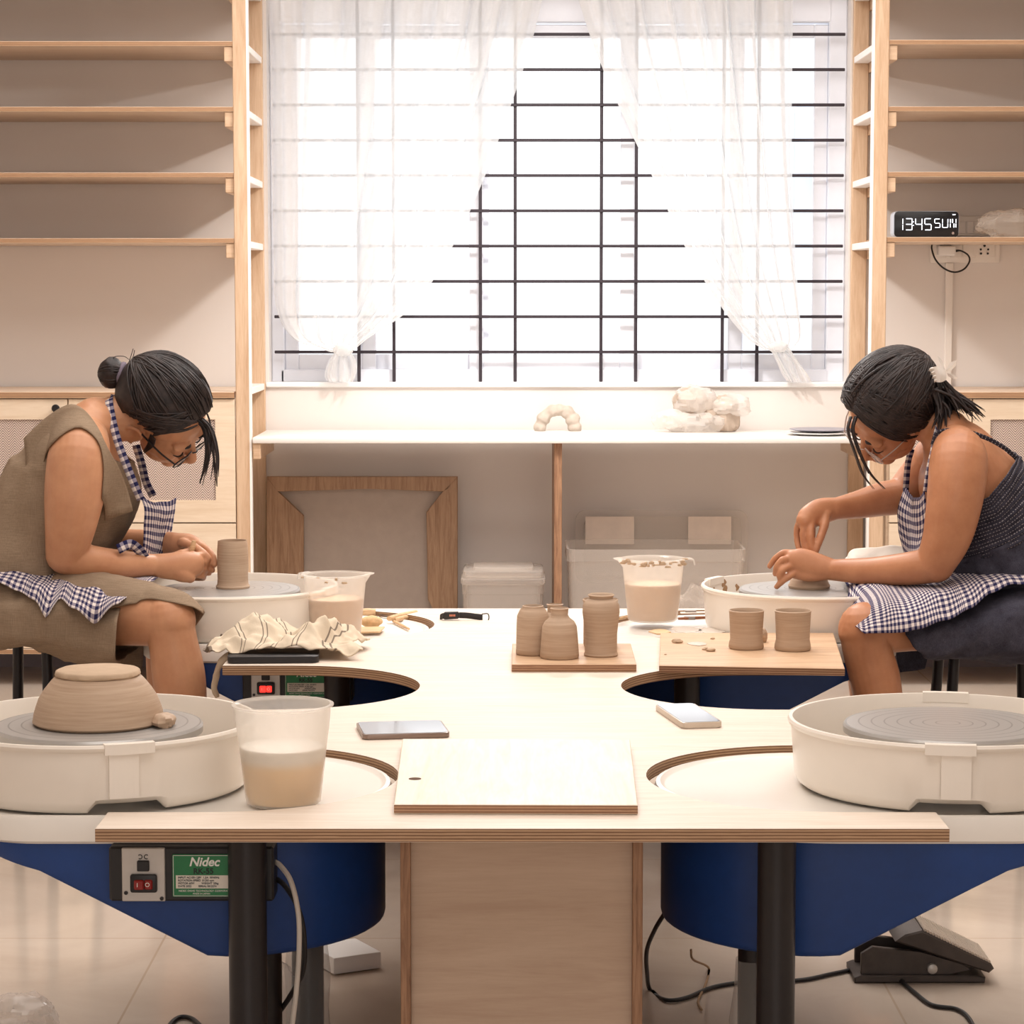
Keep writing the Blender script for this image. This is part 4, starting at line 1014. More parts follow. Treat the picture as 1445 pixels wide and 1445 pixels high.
def phone(label, P, case, t=.0085):
    c = Vector((sum(p.x for p in P)/4, sum(p.y for p in P)/4, ZT))
    ph = thing('mobile_phone', label, 'phone', c)
    ex = ((P[1]-P[0])+(P[2]-P[3])).normalized(); w = ((P[1]-P[0]).length+(P[2]-P[3]).length)/2; hh = ((P[3]-P[0]).length+(P[2]-P[1]).length)/2
    ez = math.atan2(ex.y, ex.x); M = Matrix.Translation(c) @ Matrix.Rotation(ez, 4, 'Z')
    bm = NB(); prism(bm, rrect(-w/2, w/2, -hh/2, hh/2, .009), .0006, t, .0018, 2, M); obj('phone_case', bm, case, ph)
    bm = NB(); prism(bm, rrect(-w/2+.0025, w/2-.0025, -hh/2+.0025, hh/2-.0025, .007), t-.0006, t+.0006, .0003, 1, M); s = obj('phone_screen', bm, SCR, ph)
    return ph
phone('phone lying sideways on the table behind the square pale board', [T(500, 1045), T(633, 1041), T(624, 1023.5), T(514, 1026)], PHE)
phone('phone in a clear case lying lengthways by the right middle bay', [T(950, 1029), T(1006, 1027.5), T(992, 1000), T(936, 1002)], plain('case_cream', srgb(206, 190, 172), 0.25), .010)
BANDR = plain('band_rubber', srgb(46, 42, 42), 0.6, 0, 0.3, 0.06, 90)
fbd = thing('fitness_band', 'black fitness band lying by the back edge of the table', 'wristband', T(655, 876, ZT))
yb_ = T(655, 875, ZT).y
def bq(px, py, d=0): return Q(px, py, yb_+d)
bm = NB(); q0, q1 = bq(624, 873), bq(648, 864)
slab(bm, [(p[0], p[1]) for p in xz([(625, 866), (628, 863.5), (646, 863), (649, 866), (649, 871), (646, 873), (628, 874), (624, 872)], yb_)], yb_-.006, yb_+.006, .0015, 2); obj('tracker', bm, BLACKP, fbd)
bm = NB()
for k in range(4): a_ = bq(635+2.2*k, 868.5, -.0065); box(bm, a_.x-.0011, a_.x+.0011, yb_-.0066, yb_-.0058, a_.z-.0022, a_.z+.0022)
obj('tracker_digits', bm, plain('digits_orange', srgb(226, 140, 110), 0.5), fbd, False)
bm = NB(); sheet(bm, [[bq(x, y-3.6, d), bq(x, y, d-.002), bq(x, y+3.6, d)] for x, y, d in ((648, 868, 0), (660, 868.5, .002), (672, 870, .003), (681, 871, .003))], thick=.0025)
sheet(bm, [[bq(x, y-4, d), bq(x, y+4, d)] for x, y, d in ((626, 869, 0), (622.5, 871, .01), (622, 876, .015))], thick=.0022); obj('strap', bm, BANDR, fbd)
bm = NB(); tube(bm, [bq(680, 866.5), bq(688, 866), bq(690, 871), bq(688, 876), bq(680, 876.5)], .0012, n=8); obj('buckle', bm, BLACKM, fbd)
# ================================================================== towels, tray, tools
def cloth_stripes(name, base, line, period, width, ax=0):
    k = MatB(name); u = k.sep(k.tc('UV'))
    s = k.math('LESS_THAN', k.math('FRACT', k.math('MULTIPLY', u[ax], 1/period)), width)
    s2 = k.math('LESS_THAN', k.math('FRACT', k.math('ADD', k.math('MULTIPLY', u[ax], 1/period), 0.22)), width)
    n = k.noise(k.tc('UV'), 160, 3); k.bump(n, .3, .001)
    return k.set(k.mix(k.math('MULTIPLY', k.math('MAXIMUM', s, s2), .8), k.mix(k.math('MULTIPLY', n, .3), base, srgb(186, 168, 146)), line), .9, 0, .1)
TOWEL = cloth_stripes('towel_stripes', srgb(214, 197, 174), srgb(98, 84, 76), .062, .06, 1)
bm = NB(); a = T(383, 936.5)
M = Matrix.Translation((a.x, a.y+.05, 0)) @ Matrix.Rotation(.06, 4, 'Z')
prism(bm, rrect(-.085, .085, -.05, .06, .012), ZT+.0006, ZT+.013, .002, 2, M); tag(obj('black_tray', bm, BLACKP), 'flat black tray under the crumpled striped towel', 'tray')
DT = T(400, 925).y
prof = [(298, 928, .004), (318, 908, .030), (340, 897, .044), (365, 889, .052), (395, 886, .056), (425, 888, .054), (452, 893, .048), (478, 905, .030), (508, 921, .010)]
rows = []
for i, (px, py, hh) in enumerate(prof):
    r = []
    for k in range(11):
        f = k/10; y = DT+.13-.20*f
        env = math.sin(PI*min(1, f*1.02))**.7 if f < .98 else .12
        z = ZT+.014+hh*env*(.72+.38*math.sin(i*1.9+f*5.0)) + .004
        x = Q(px, 910, DT).x + .014*math.sin(f*7+i*.8)
        r.append(Vector((x, y, z)))
    rows.append(r)
bm = NB(); sheet(bm, rows, ku=7, kv=7, thick=.002, fold=lambda p, u, v: p+Vector((0, 0, .013*(1-2*abs(noise.noise(Vector((p.x*24+p.y*11, p.y*14-p.x*8, 1)))))-.007+.006*noise.noise(Vector((p.x*60, p.y*60, 4))))))
for v in bm.verts: v.co.z = max(v.co.z, ZT+.0142 if abs(v.co.x-a.x) < .092 else ZT+.0012)
tag(obj('striped_towel', bm, TOWEL, angle=0), 'crumpled cream towel with dark stripes lying on the black tray', 'towel')
bm = NB(); tube(bm, [Q(330, 926, DT-.04), Q(318, 931, DT-.045), Q(309, 942, DT-.05), Q(304, 958, DT-.05), Q(303, 972, DT-.05), Q(306, 985, DT-.05)], [.011, .010, .007, .006, .006, .004], n=14, k=6)
for v in bm.verts: v.co += noise.noise_vector(v.co*70)*.003
tag(obj('rag', bm, plain('rag_cloth', srgb(190, 168, 144), .9, bump=.3)), 'twisted rag hanging off the table edge beside the towel', 'rag')
TLW = wood('tool_wood', srgb(226, 190, 148), srgb(196, 156, 116), axis=0, grain=2)
WIRE = plain('steel_wire', srgb(150, 140, 134), .3, .8)
def tool(label, pts, r, wire=None, cat='pottery tool', nm='clay_tool'):
    t = thing(nm, label, cat, pts[0])
    bm = NB(); tube(bm, pts, r, n=12, k=4); obj('handle', bm, TLW, t)
    if wire: bm = NB(); tube(bm, wire, .0011, n=6, k=6); obj('wire_end', bm, WIRE, t)
    return t
def tq(px, py, z=.006): return T(px, py, ZD+z)
tool('wooden tool handle of the upper of two by the far left jug', [tq(549, 873, .011), tq(568, 868, .011), tq(587, 864, .011)], [.0055, .0055, .005], [tq(549, 873, .009), tq(540, 872, .004), tq(531, 868, .003), tq(545, 867, .003), tq(560, 868.5, .003)])
tool('wooden tool lying lowest, pointing at the fitness band', [tq(556, 875, .006), tq(575, 871, .006), tq(596, 867.5, .006)], [.0055, .0055, .005])
tool('short metal-ended tool near the rim of the far left deck', [tq(556, 877, .004), tq(566, 882, .004), tq(577, 887.5, .004)], [.003, .0035, .0025])
tool('cork-handled wire tool just right of the far left jug', [tq(512, 864, .010), tq(520, 864, .010), tq(530, 864, .010)], [.008, .009, .0075], [tq(530, 864, .010), tq(545, 866, .005), tq(556, 868, .003), tq(547, 870, .003), tq(530, 865, .008)])
bm = NB(); q = tq(524, 877, .016); ellipsoid(bm, q, (.024, .015, .0125)); 
for v in bm.verts: v.co += noise.noise_vector(v.co*160)*.0015
tag(obj('sponge', bm, plain('sponge_tan', srgb(216, 180, 136), .9, var=.15, scale=120, bump=.5)), 'tan sponge lying right of the far left jug', 'sponge')
bm = NB(); P = [tq(506, 893), tq(537, 892), tq(543, 885.5), tq(506, 886)]; prism(bm, [(p.x, p.y) for p in P], ZD+.0046, ZD+.0085, .001, 1); tag(obj('wooden_rib', bm, TLW), 'flat wooden rib below the tan sponge', 'pottery tool')
bm = NB(); P = [(915, 893), (922, 891), (931, 890), (940, 891), (947, 894), (940, 896), (927, 896.5)]; prism(bm, [(T(*p).x, T(*p).y) for p in P], ZT+.0006, ZT+.004, .001, 1); tag(obj('wooden_rib', bm, TLW), 'kidney-shaped wooden rib behind the worn board', 'pottery tool')
q0, q1 = T(957, 872.5), T(1003, 869)
for lab, p0, p1, dz, m in (('brush with brown handle lying right of the far right jug', (957, 873, .004), (1003, 871, .004), .0035, plain('brush_brown', srgb(150, 92, 60), .4)), ('pale ruler lying behind the brown brush', (960, 864, .003), (1002, 863, .003), .004, plain('ruler_pale', srgb(226, 214, 204), .3)), ('wooden stick left of the far right jug', (874, 873, .003), (886, 870, .003), .003, TLW)):
    a, b = T(p0[0], p0[1], ZT+p0[2]), T(p1[0], p1[1], ZT+p1[2])
    t = thing('brush' if 'brush' in lab else ('ruler' if 'ruler' in lab else 'wooden_stick'), lab, 'pottery tool', a); t_ = t
    bm = NB()
    if 'ruler' in lab: prism(bm, [(a.x, a.y-.008), (b.x, b.y-.008), (b.x, b.y+.008), (a.x, a.y+.008)], ZT+.0006, ZT+.003, .0005, 1)
    else: tube(bm, [a, a.lerp(b, .5), b], [dz*.8, dz, dz*.7], n=10)
    obj('handle' if 'ruler' not in lab else 'blade', bm, m, t)
    if 'brush' in lab: bm = NB(); c = a.lerp(b, .35); box(bm, c.x-.012, c.x+.012, c.y-.004, c.y+.004, c.z-.0036, c.z+.0042, .001); obj('ferrule', bm, WIRE, t)
# white towel behind the arm of the woman in denim
bm = NB(); rows = []
for (x, yt, yb2) in ((1193, 792, 800), (1203, 777, 800), (1222, 774, 800), (1245, 772, 800), (1268, 770, 800), (1288, 774, 802)):
    rows.append([Q(x+(2 if k else 0), yt+(yb2-yt)*k/5, DFW+.17-.05*k/5) for k in range(6)])
sheet(bm, rows, ku=6, kv=4, thick=.002, wr=.004, wf=30); sheet(bm, [[r[0]+Vector((0, .1*k/3, -.03*k/3)) for k in range(4)] for r in rows], ku=6, kv=3, thick=.002, wr=.004, wf=30)
tag(obj('white_towel', bm, plain('towel_white', srgb(236, 226, 214), .9, bump=.3), angle=0), 'white towel draped at the back of the far right wheel', 'towel')
# dried splashes on the far right pan
SPL = plain('dried_slip', srgb(168, 132, 98), .9)
for c in kids(W4):
    if c.name.startswith('splash_pan'): PW4 = c
for k in range(22):
    a = random.uniform(.75, 2.75); zz = ZD+random.uniform(.05, .093); r = .2185-(ZD+.09-zz)*.043-.0004
    tt = Vector((-math.sin(a), math.cos(a), 0)); c = Vector((XWR+r*math.cos(a), DFW+r*math.sin(a), zz)); s1, s2 = random.uniform(.003, .010), random.uniform(.002, .010)
    R = Matrix((tt, Vector((math.cos(a), math.sin(a), 0)), Vector((0, 0, 1)))).transposed()
    bm = NB()
    for v in ellipsoid(bm, c, (s1, .0007, s2), R, 14, 8): v.co += tt*.005*noise.noise(v.co*150)
    obj('dried_splash', bm, SPL, PW4)
# ================================================================== stools
def stool(label, x, y, zs_, r, a0):
    s = thing('stool', label, 'stool', (x, y, 0))
    bm = NB(); lathe(bm, [(0, zs_-.03), (r*.92, zs_-.03), (r, zs_-.024), (r, zs_-.008), (r*.96, zs_), (0, zs_)], (x, y, 0), 48); obj('seat', bm, BLACKP, s)
    for k in range(4):
        a = math.radians(a0)+PI/2*k; d = Vector((math.cos(a), math.sin(a), 0))
        bm = NB(); tube(bm, [Vector((x, y, zs_-.031))+d*.12, Vector((x, y, .002))+d*.15], .0115, n=14, smooth=False); obj('leg', bm, BLACKM, s)
    bm = NB(); P = [Vector((x+.138*math.cos(t), y+.138*math.sin(t), .14)) for t in np.linspace(0, 2*PI, 33)]
    tube(bm, P, .006, n=8, smooth=False, cap=False); obj('foot_ring', bm, BLACKM, s)
    return s
stool('black metal stool under the woman in the brown dress', Q(45, 890, 5.14).x, 5.14, .425, .14, 25)
stool('black metal stool under the woman in the denim dress', Q(1395, 890, 5.14).x, 5.14, .425, .14, 45)
# ================================================================== people
def skin_mat(name, c0, c1):
    k = MatB(name); p = k.tc(); n = k.noise(p, 22, 5)
    col = k.ramp(n, [(.3, c0), (.7, c1)]); k.bump(k.noise(p, 420, 3), .12, .0008)
    return k.set(col, 0.42, 0, 0.4, sub=.08)
SKA = skin_mat('skin_a', srgb(190, 134, 100), srgb(204, 150, 114))
SKB = skin_mat('skin_b', srgb(176, 118, 84), srgb(192, 134, 98))
def hair_mat():
    k = MatB('dark_hair'); p = k.tc(); n = k.noise(p, 60, 4)
    return k.set(k.ramp(n, [(.35, srgb(28, 21, 21)), (.75, srgb(58, 45, 42))]), .5, 0, .4)
HAIR = hair_mat()
def linen(name, a, b, dark):
    k = MatB(name); p = k.tc()
    w1 = k.noise(k.mapping(p, (40, 40, 700)), 1, 2); w2 = k.noise(k.mapping(p, (700, 700, 40)), 1, 2)
    h = k.math('ADD', w1, w2); k.bump(h, .25, .0008)
    return k.set(k.mix(k.math('MULTIPLY', k.noise(p, 14, 4), .5), k.ramp(k.math('MULTIPLY', h, .5), [(.35, a), (.65, b)]), dark), .92, 0, .1)
LINEN = linen('brown_linen', srgb(134, 114, 94), srgb(160, 138, 116), srgb(126, 106, 88))
def denim():
    k = MatB('dark_denim'); p = k.tc()
    n = k.noise(p, 26, 6, .7); w = k.noise(k.mapping(p, (900, 900, 260), (0, .7, 0)), 1, 2); k.bump(w, .35, .0008)
    f = k.math('ADD', k.math('MULTIPLY', n, .6), k.math('MULTIPLY', w, .4))
    return k.set(k.ramp(f, [(.35, srgb(44, 42, 52)), (.62, srgb(76, 74, 86)), (.8, srgb(120, 116, 122))]), .85, 0, .2)
DENIM = denim()
def smock():
    k = MatB('smocked_denim'); u = k.sep(k.tc('UV'))
    s = k.math('FRACT', k.math('MULTIPLY', u[1], 1/.009)); t = k.math('FRACT', k.math('ADD', k.math('MULTIPLY', u[0], 1/.006), k.math('MULTIPLY', k.noise(k.tc('UV'), 60, 2), 2)))
    d = k.math('MULTIPLY', k.math('LESS_THAN', s, .22), k.math('LESS_THAN', t, .5))
    h = k.math('ADD', k.math('PINGPONG', s, .5), k.math('PINGPONG', t, .5)); k.bump(h, .6, .003)
    return k.set(k.mix(d, k.ramp(k.noise(k.tc(), 40, 4), [(.3, srgb(40, 38, 48)), (.7, srgb(66, 63, 74))]), srgb(150, 142, 144)), .85, 0, .2)
SMOCK = smock()
def gingham():
    k = MatB('gingham'); u = k.sep(k.tc('UV')); P = .0165
    a = k.math('LESS_THAN', k.math('FRACT', k.math('MULTIPLY', u[0], 1/P)), .5); b_ = k.math('LESS_THAN', k.math('FRACT', k.math('MULTIPLY', u[1], 1/P)), .5)
    s = k.math('MULTIPLY', k.math('ADD', a, b_), .5)
    k.bump(k.noise(k.tc('UV'), 500, 2), .2, .0006)
    return k.set(k.ramp(s, [(0.0, srgb(226, 214, 206)), (.5, srgb(140, 130, 142)), (1.0, srgb(40, 40, 74))]), .9, 0, .1)
GING = gingham()
SCRUN = plain('scrunchie_grey', srgb(116, 104, 116), .9, bump=.4)
GLASSB = plain('spectacle_black', srgb(30, 26, 28), .3); GLASSM = plain('spectacle_metal', srgb(190, 176, 170), .3, .6)
LENS = clear('spectacle_lens', srgb(236, 236, 240), .10, .04)
D0 = DFW
def q3(p): return Q(p[0], p[1], D0+(p[2] if len(p) > 2 else 0))
def S3(lst, k=6):
    return Sec([(q3(s[:3]), s[3]*(D0+s[2])/FOC, s[4] if len(s) > 4 and s[4] else s[3]*(D0+s[2])/FOC) for s in lst], k)
def patch(bm, sec, ref, fn, nu, nv, p=1.0):
    """garment over a run of sections: fn(u, v) -> (s 0..1, angle from ref towards the near side, offset)"""
    ref = Vector(ref); rows = []
    for i in range(nv):
        row = []
        for j in range(nu):
            s, ph, off = fn(j/(nu-1), i/(nv-1))
            x = min(max(s, 0), 1)*(sec.n-1); i0 = min(int(x), sec.n-2); f = x-i0
            def one(k):
                N = sec.N[k] if sec.N[k].dot(ref) > 0 else -sec.N[k]
                B = sec.B[k] if sec.B[k].y < 0 else -sec.B[k]
                c, s_ = math.cos(ph), math.sin(ph)
                c = math.copysign(abs(c)**p, c); s_ = math.copysign(abs(s_)**p, s_)
                return sec.pos[k] + (sec.D[k][3]+off)*c*N + (sec.D[k][4]+off)*s_*B
            row.append(one(i0)*(1-f)+one(i0+1)*f)
        rows.append(row)
    return sheet(bm, rows, smooth=False)
def interp(x, xs, ys):
    if x <= xs[0]: return ys[0]
    for a, b, c, d in zip(xs, xs[1:], ys, ys[1:]):
        if x <= b:
            t = (x-a)/(b-a); t = t*t*(3-2*t); return c+(d-c)*t
    return ys[-1]
def solidify(bm, t):
    bmesh.ops.recalc_face_normals(bm, faces=bm.faces); bmesh.ops.solidify(bm, geom=list(bm.faces), thickness=t)
def finger(bm, pts, r0, r1):
    n = len(pts); P = [q3(p) for p in pts]
    rr = [(r0+(r1-r0)*i/(n-1))*1.0 for i in range(n)]
    tube(bm, P, rr, n=12, k=5)
    ellipsoid(bm, P[-1], (rr[-1]*1.02,)*3, n=12, m=8); ellipsoid(bm, P[0], (rr[0]*1.15,)*3, n=12, m=8)
    for p, r in zip(P[1:-1], rr[1:-1]): ellipsoid(bm, p, (r*1.08,)*3, n=12, m=8)
class Head:
    LINE = ((-1, -.45, -.2, .05, .25, .45, .7, 1), (-.75, -.62, -.36, -.22, -.14, .08, .48, .8))
    def __init__(s, org, F, S):
        s.o = org; s.F = Vector(F).normalized(); S = Vector(S); s.S = (S-s.F*S.dot(s.F)).normalized()
        U = s.F.cross(s.S); s.U = U if U.z > 0 else -U
        s.R = Matrix((s.F, s.S, s.U)).transposed()
    def p(s, f, sd, u): return s.o + s.F*f + s.S*sd + s.U*u
    def e(s, bm, f, sd, u, r, n=24, m=16): ellipsoid(bm, s.p(f, sd, u), r, s.R, n, m)
    def build(s, bm):
        s.e(bm, -.012, 0, .022, (.096, .076, .088)); s.e(bm, .030, 0, -.020, (.062, .064, .080)); s.e(bm, .036, 0, -.072, (.048, .050, .036))
        s.e(bm, .070, 0, -.093, (.021, .024, .018)); s.e(bm, .062, 0, -.062, (.030, .040, .030))
        for k in (-1, 1):
            s.e(bm, .060, k*.034, -.040, (.026, .022, .022)); s.e(bm, .078, k*.030, .010, (.014, .026, .010))
            s.e(bm, .076, k*.031, -.012, (.014, .017, .011)); s.e(bm, .098, k*.011, -.049, (.010, .008, .007))
            s.e(bm, .0, k*.074, -.022, (.013, .010, .024))
            tube(bm, [s.p(.010, k*.076, -.030), s.p(.012, k*.079, -.012), s.p(.004, k*.084, .004), s.p(-.010, k*.088, .004), s.p(-.019, k*.089, -.010), s.p(-.017, k*.086, -.028), s.p(-.006, k*.080, -.046), s.p(.004, k*.076, -.050)], [.003, .0036, .0042, .0046, .0046, .0042, .0050, .005], n=10, k=4)
        tube(bm, [s.p(.082, 0, .004), s.p(.094, 0, -.016), s.p(.106, 0, -.036), s.p(.109, 0, -.044)], [.008, .009, .011, .0115], n=12, k=4)
        s.e(bm, .107, 0, -.044, (.011, .012, .010)); s.e(bm, .088, 0, -.068, (.012, .022, .007)); s.e(bm, .086, 0, -.077, (.012, .019, .007))
    def face_parts(s, root):
        for k in (-1, 1):
            bm = NB(); tube(bm, [s.p(.083, k*.016, -.017), s.p(.0905, k*.024, -.021), s.p(.090, k*.036, -.021), s.p(.081, k*.047, -.016)], [.0008, .0016, .0017, .0008], n=8, k=4); obj('eyelashes', bm, HAIR, root)
            bm = NB(); tube(bm, [s.p(.089, k*.014, .008), s.p(.092, k*.026, .014), s.p(.084, k*.044, .011)], [.002, .003, .0012], n=8, k=4); obj('eyebrow', bm, HAIR, root)
        bm = NB(); tube(bm, [s.p(.089, -.021, -.0725), s.p(.0975, -.008, -.072), s.p(.0975, .008, -.072), s.p(.089, .021, -.0725)], [.001, .0025, .0025, .001], n=8, k=4); obj('lips', bm, plain('lip_tone', srgb(160, 96, 78), .45), root)
    def glasses(s, root, mat, r=.0016, fw=.027, fh=.0195, dz=-.020):
        bm = NB()
        for k in (-1, 1):
            P = [s.p(.103-.004*abs(math.cos(t)), k*.034+fw*math.cos(t), dz+fh*math.sin(t)) for t in np.linspace(0, 2*PI, 29)]
            tube(bm, P, r, n=8, smooth=False, cap=False)
            tube(bm, [s.p(.099, k*(.034+fw), dz+.006), s.p(.06, k*.079, .0), s.p(.0, k*.082, .002)], r*1.25, n=8, k=4)
        tube(bm, [s.p(.103, -.008, dz+.006), s.p(.107, 0, dz+.009), s.p(.103, .008, dz+.006)], r, n=8, k=4)
        g_ = obj('spectacles', bm, mat, root)
        for k in (-1, 1):
            bm = NB(); s.e(bm, .1015, k*.034, dz, (.0008, fw, fh), 24, 12); obj('lens', bm, LENS, g_)
    def hair_r(s, d):
        f, sd, u = d
        line = interp(f, *s.LINE)
        m = max(0, min(1, (u-line)/.10)); m = m*m*(3-2*m)
        return m
    def hair_cap(s, bm, thick=.014, seed=0):
        c = (-.012, 0, .024); r = (.096+thick, .078+thick, .084+thick); n, mm = 72, 48
        vs = ellipsoid(bm, (0, 0, 0), (1, 1, 1), None, n, mm)
        for v in vs:
            d = v.co.normalized(); m = s.hair_r(d)
            k = .82+.18*m + m*(.012*noise.noise(Vector((d.x*3+seed, d.y*3, d.z*3))))
            v.co = s.p(c[0]+d.x*r[0]*k, c[1]+d.y*r[1]*k, c[2]+d.z*r[2]*k)
    def strand(s, bm, d0, d1, thick, rad, lift=0.0, seed=0):
        c = (-.012, 0, .024); r = (.096+thick, .078+thick, .084+thick)
        d0, d1 = Vector(d0).normalized(), Vector(d1).normalized(); P = []
        for i in range(8):
            t = i/7; d = d0.slerp(d1, t) if d0.dot(d1) > -.98 else d0.lerp(d1, t).normalized()
            k = 1.0 + .012*noise.noise(Vector((d.x*3+seed, d.y*3, d.z*3))) + lift*math.sin(PI*t)
            P.append(s.p(c[0]+d.x*r[0]*k, c[1]+d.y*r[1]*k, c[2]+d.z*r[2]*k))
        tube(bm, P, [rad*.5]+[rad]*6+[rad*.6], n=6, k=2)
def lock(bm, pts, r, n=8, k=6): tube(bm, [q3(p) for p in pts], r, n=n, k=k)
def ribbon(bm, pts, w, wd=None, t=.0016):
    """strap: pts px, width w in metres, lying along the near side of the body"""
    P = dense([tuple(q3(p)) for p in pts], 8); P = [Vector(p) for p in P]; rows = []
    for i, p in enumerate(P):
        tg = (P[min(i+1, len(P)-1)]-P[max(i-1, 0)]).normalized()
        wv = Vector(wd) if wd is not None else tg.cross(Vector((0, -1, 0)))
        wv = (wv-tg*wv.dot(tg)).normalized()
        rows.append([p-wv*w/2, p, p+wv*w/2])
    sheet(bm, rows, smooth=False, thick=t)
random.seed(11)
# ------------------------------------------------------------------ the woman in the brown dress
pa = thing('person', 'woman in a brown sleeveless dress and glasses, hair in a bun, trimming clay', 'person', (Q(60, 900, D0).x, D0, 0))
bm = NB()
TA = S3([(30, 858, 0, 42, .13), (32, 838, 0, 72, .185), (48, 795, 0, 88, .175), (74, 738, 0, 86, .16), (106, 680, 0, 86, .16), (120, 630, 0, 62, .155), (136, 600, 0, 40, .10)])
TA.solid(bm, 36)
S3([(136, 603, 0, 36, .075), (160, 592, 0, 33, .055), (186, 588, .01, 34, .054), (212, 580, .02, 36, .056)]).solid(bm, 24)
S3([(118, 622, -.10, 36), (112, 640, -.165, 43), (106, 690, -.185, 43), (100, 738, -.19, 37), (93, 782, -.18, 29)]).solid(bm, 28)
S3([(93, 784, -.18, 27), (125, 793, -.16, 25, .034), (170, 797, -.115, 21, .029), (216, 797, -.06, 15.5, .020)]).solid(bm, 24)
S3([(122, 625, .10, 34), (124, 645, .165, 40), (140, 715, .19, 34), (152, 770, .185, 27)]).solid(bm, 24)
S3([(152, 772, .185, 26), (200, 768, .13, 21), (248, 766, .06, 15, .02)]).solid(bm, 24)
LA = S3([(25, 852, -.10, 56), (110, 860, -.16, 51), (190, 868, -.23, 44), (240, 876, -.285, 37)]); LA.solid(bm, 28)
S3([(238, 872, -.285, 36), (244, 905, -.285, 35), (253, 960, -.285, 38), (260, 1040, -.285, 32), (264, 1130, -.285, 22), (266, 1160, -.285, 20)]).solid(bm, 24)
S3([(25, 852, .10, 56), (110, 860, .17, 51), (190, 866, .24, 44), (238, 872, .28, 37)]).solid(bm, 24)
S3([(238, 872, .28, 36), (240, 905, .28, 35), (244, 960, .285, 37), (246, 1040, .29, 30), (247, 1120, .29, 20)]).solid(bm, 24)
for px, dy, D_ in ((264, -.285, D0-.285), (247, .29, D0+.29)):
    c = Q(px, 1000, D_); ellipsoid(bm, (c.x+.02, c.y, .045), (.05, .04, .045)); ellipsoid(bm, (c.x+.10, c.y, .025), (.09, .04, .025))
    tube(bm, [Vector((c.x, c.y, .16)), Vector((c.x, c.y, .05))], [.032, .036], n=16, smooth=False)
# trimming hand
mp = FOC/D0
S3([(212, 797, -.062, 15.5, .020), (238, 799, -.048, 19, .022), (260, 798, -.034, 21, .021), (276, 796, -.022, 17, .018)]).solid(bm, 22)
S3([(238, 802, -.05, 12, .017), (257, 810, -.042, 12, .017), (268, 815, -.034, 8, .014)]).solid(bm, 18)
for k in range(4):
    y = 783+9.5*k; x = 280-abs(k-1)*2.5
    finger(bm, [(x-6, y, -.024), (x+9, y+1, -.008), (x+11, y+4, .014), (x-3, y+4, .026)], .0076, .0064)
finger(bm, [(236, 790, -.030), (256, 782, -.012), (271, 779, .004), (282, 784, .012)], .0105, .0078)
# steadying hand
S3([(246, 766, .062, 14.5, .020), (266, 770, .052, 17, .020), (281, 778, .042, 15, .018)]).solid(bm, 22)
for pts in ([(279, 768, .034), (292, 775, .022), (301, 786, .012), (303, 797, .004)], [(278, 776, .038), (290, 786, .028), (298, 796, .018), (300, 805, .010)], [(273, 783, .042), (284, 793, .034), (292, 802, .026), (295, 809, .018)], [(267, 788, .046), (277, 798, .040), (285, 806, .034), (289, 811, .028)]): finger(bm, pts, .0078, .0060)
finger(bm, [(258, 766, .030), (274, 772, .006), (287, 781, -.004), (294, 788, -.006)], .0100, .0075)
HA = Head(q3((231, 581, .015)), (.68, -.05, -.73), (.54, .69, .45)); HA.LINE = ((-1, -.45, -.2, .05, .25, .45, .7, 1), (-.58, -.44, -.10, .06, .04, .16, .50, .8)); HA.build(bm)
me = remeshed('body', bm, .0026, 4, .5)
obj_body = link_mesh('body', me, SKA, pa, True, None)
HA.face_parts(pa); HA.glasses(pa, GLASSB)
# hair in a bun
bm = NB(); HA.hair_cap(bm, .014, 1)
bun_d = Vector((-.93, -.05, .42))
for i in range(230):
    a = random.uniform(0, 2*PI); f = random.uniform(-.1, .78); w = math.sqrt(max(0, 1-f*f)); d = Vector((f, w*math.cos(a), w*math.sin(a)))
    if HA.hair_r(d) < .7: continue
    HA.strand(bm, d, bun_d+Vector((random.uniform(-.1, .1), random.uniform(-.15, .15), random.uniform(-.15, .15))), .0155, random.uniform(.0012, .0028), random.uniform(0, .02), 1)
for i in range(34):      # strands combed down along the hairline over the temple
    d0 = Vector((random.uniform(.45, .75), random.uniform(-.7, -.2), random.uniform(.45, .8))); d1 = Vector((random.uniform(-.25, .45), -.95, random.uniform(.06, .34)))
    HA.strand(bm, d0, d1, .0155, random.uniform(.0015, .003), .01, 2)
obj('hair', bm, HAIR, pa, angle=None)
bm = NB(); c = q3((158, 527, 0)); crumple(bm, c, (.026, .027, .031), .10, 40, 3, 32, 20)
for i in range(26):
    a0 = random.uniform(0, 6.28); tl = random.uniform(-.8, .8); P = []
    for j in range(9):
        a = a0+j*.42; v = Vector((math.cos(a), math.sin(a)*math.cos(tl), math.sin(a)*math.sin(tl))); P.append(c+Vector((v.x*.0275, v.y*.0285, v.z*.032)))
    tube(bm, P, random.uniform(.0012, .0026), n=6, k=2)
for pts in ([(168, 520, 0), (160, 505, -.01), (175, 503, 0), (186, 511, 0)], [(178, 522, .0), (184, 505, 0), (188, 492, 0)], [(182, 520, .0), (188, 503, 0), (190, 494, 0)], [(190, 520, 0), (198, 508, 0), (204, 506, 0)]): lock(bm, pts, [.0010, .0009, .0008, .0004][:len(pts)], n=5)
obj('hair_bun', bm, HAIR, pa, angle=None)
bm = NB(); c = q3((171, 529, 0)); ax = (q3((190, 535, 0))-q3((158, 527, 0))).normalized(); o1 = ax.orthogonal().normalized(); o2 = ax.cross(o1)
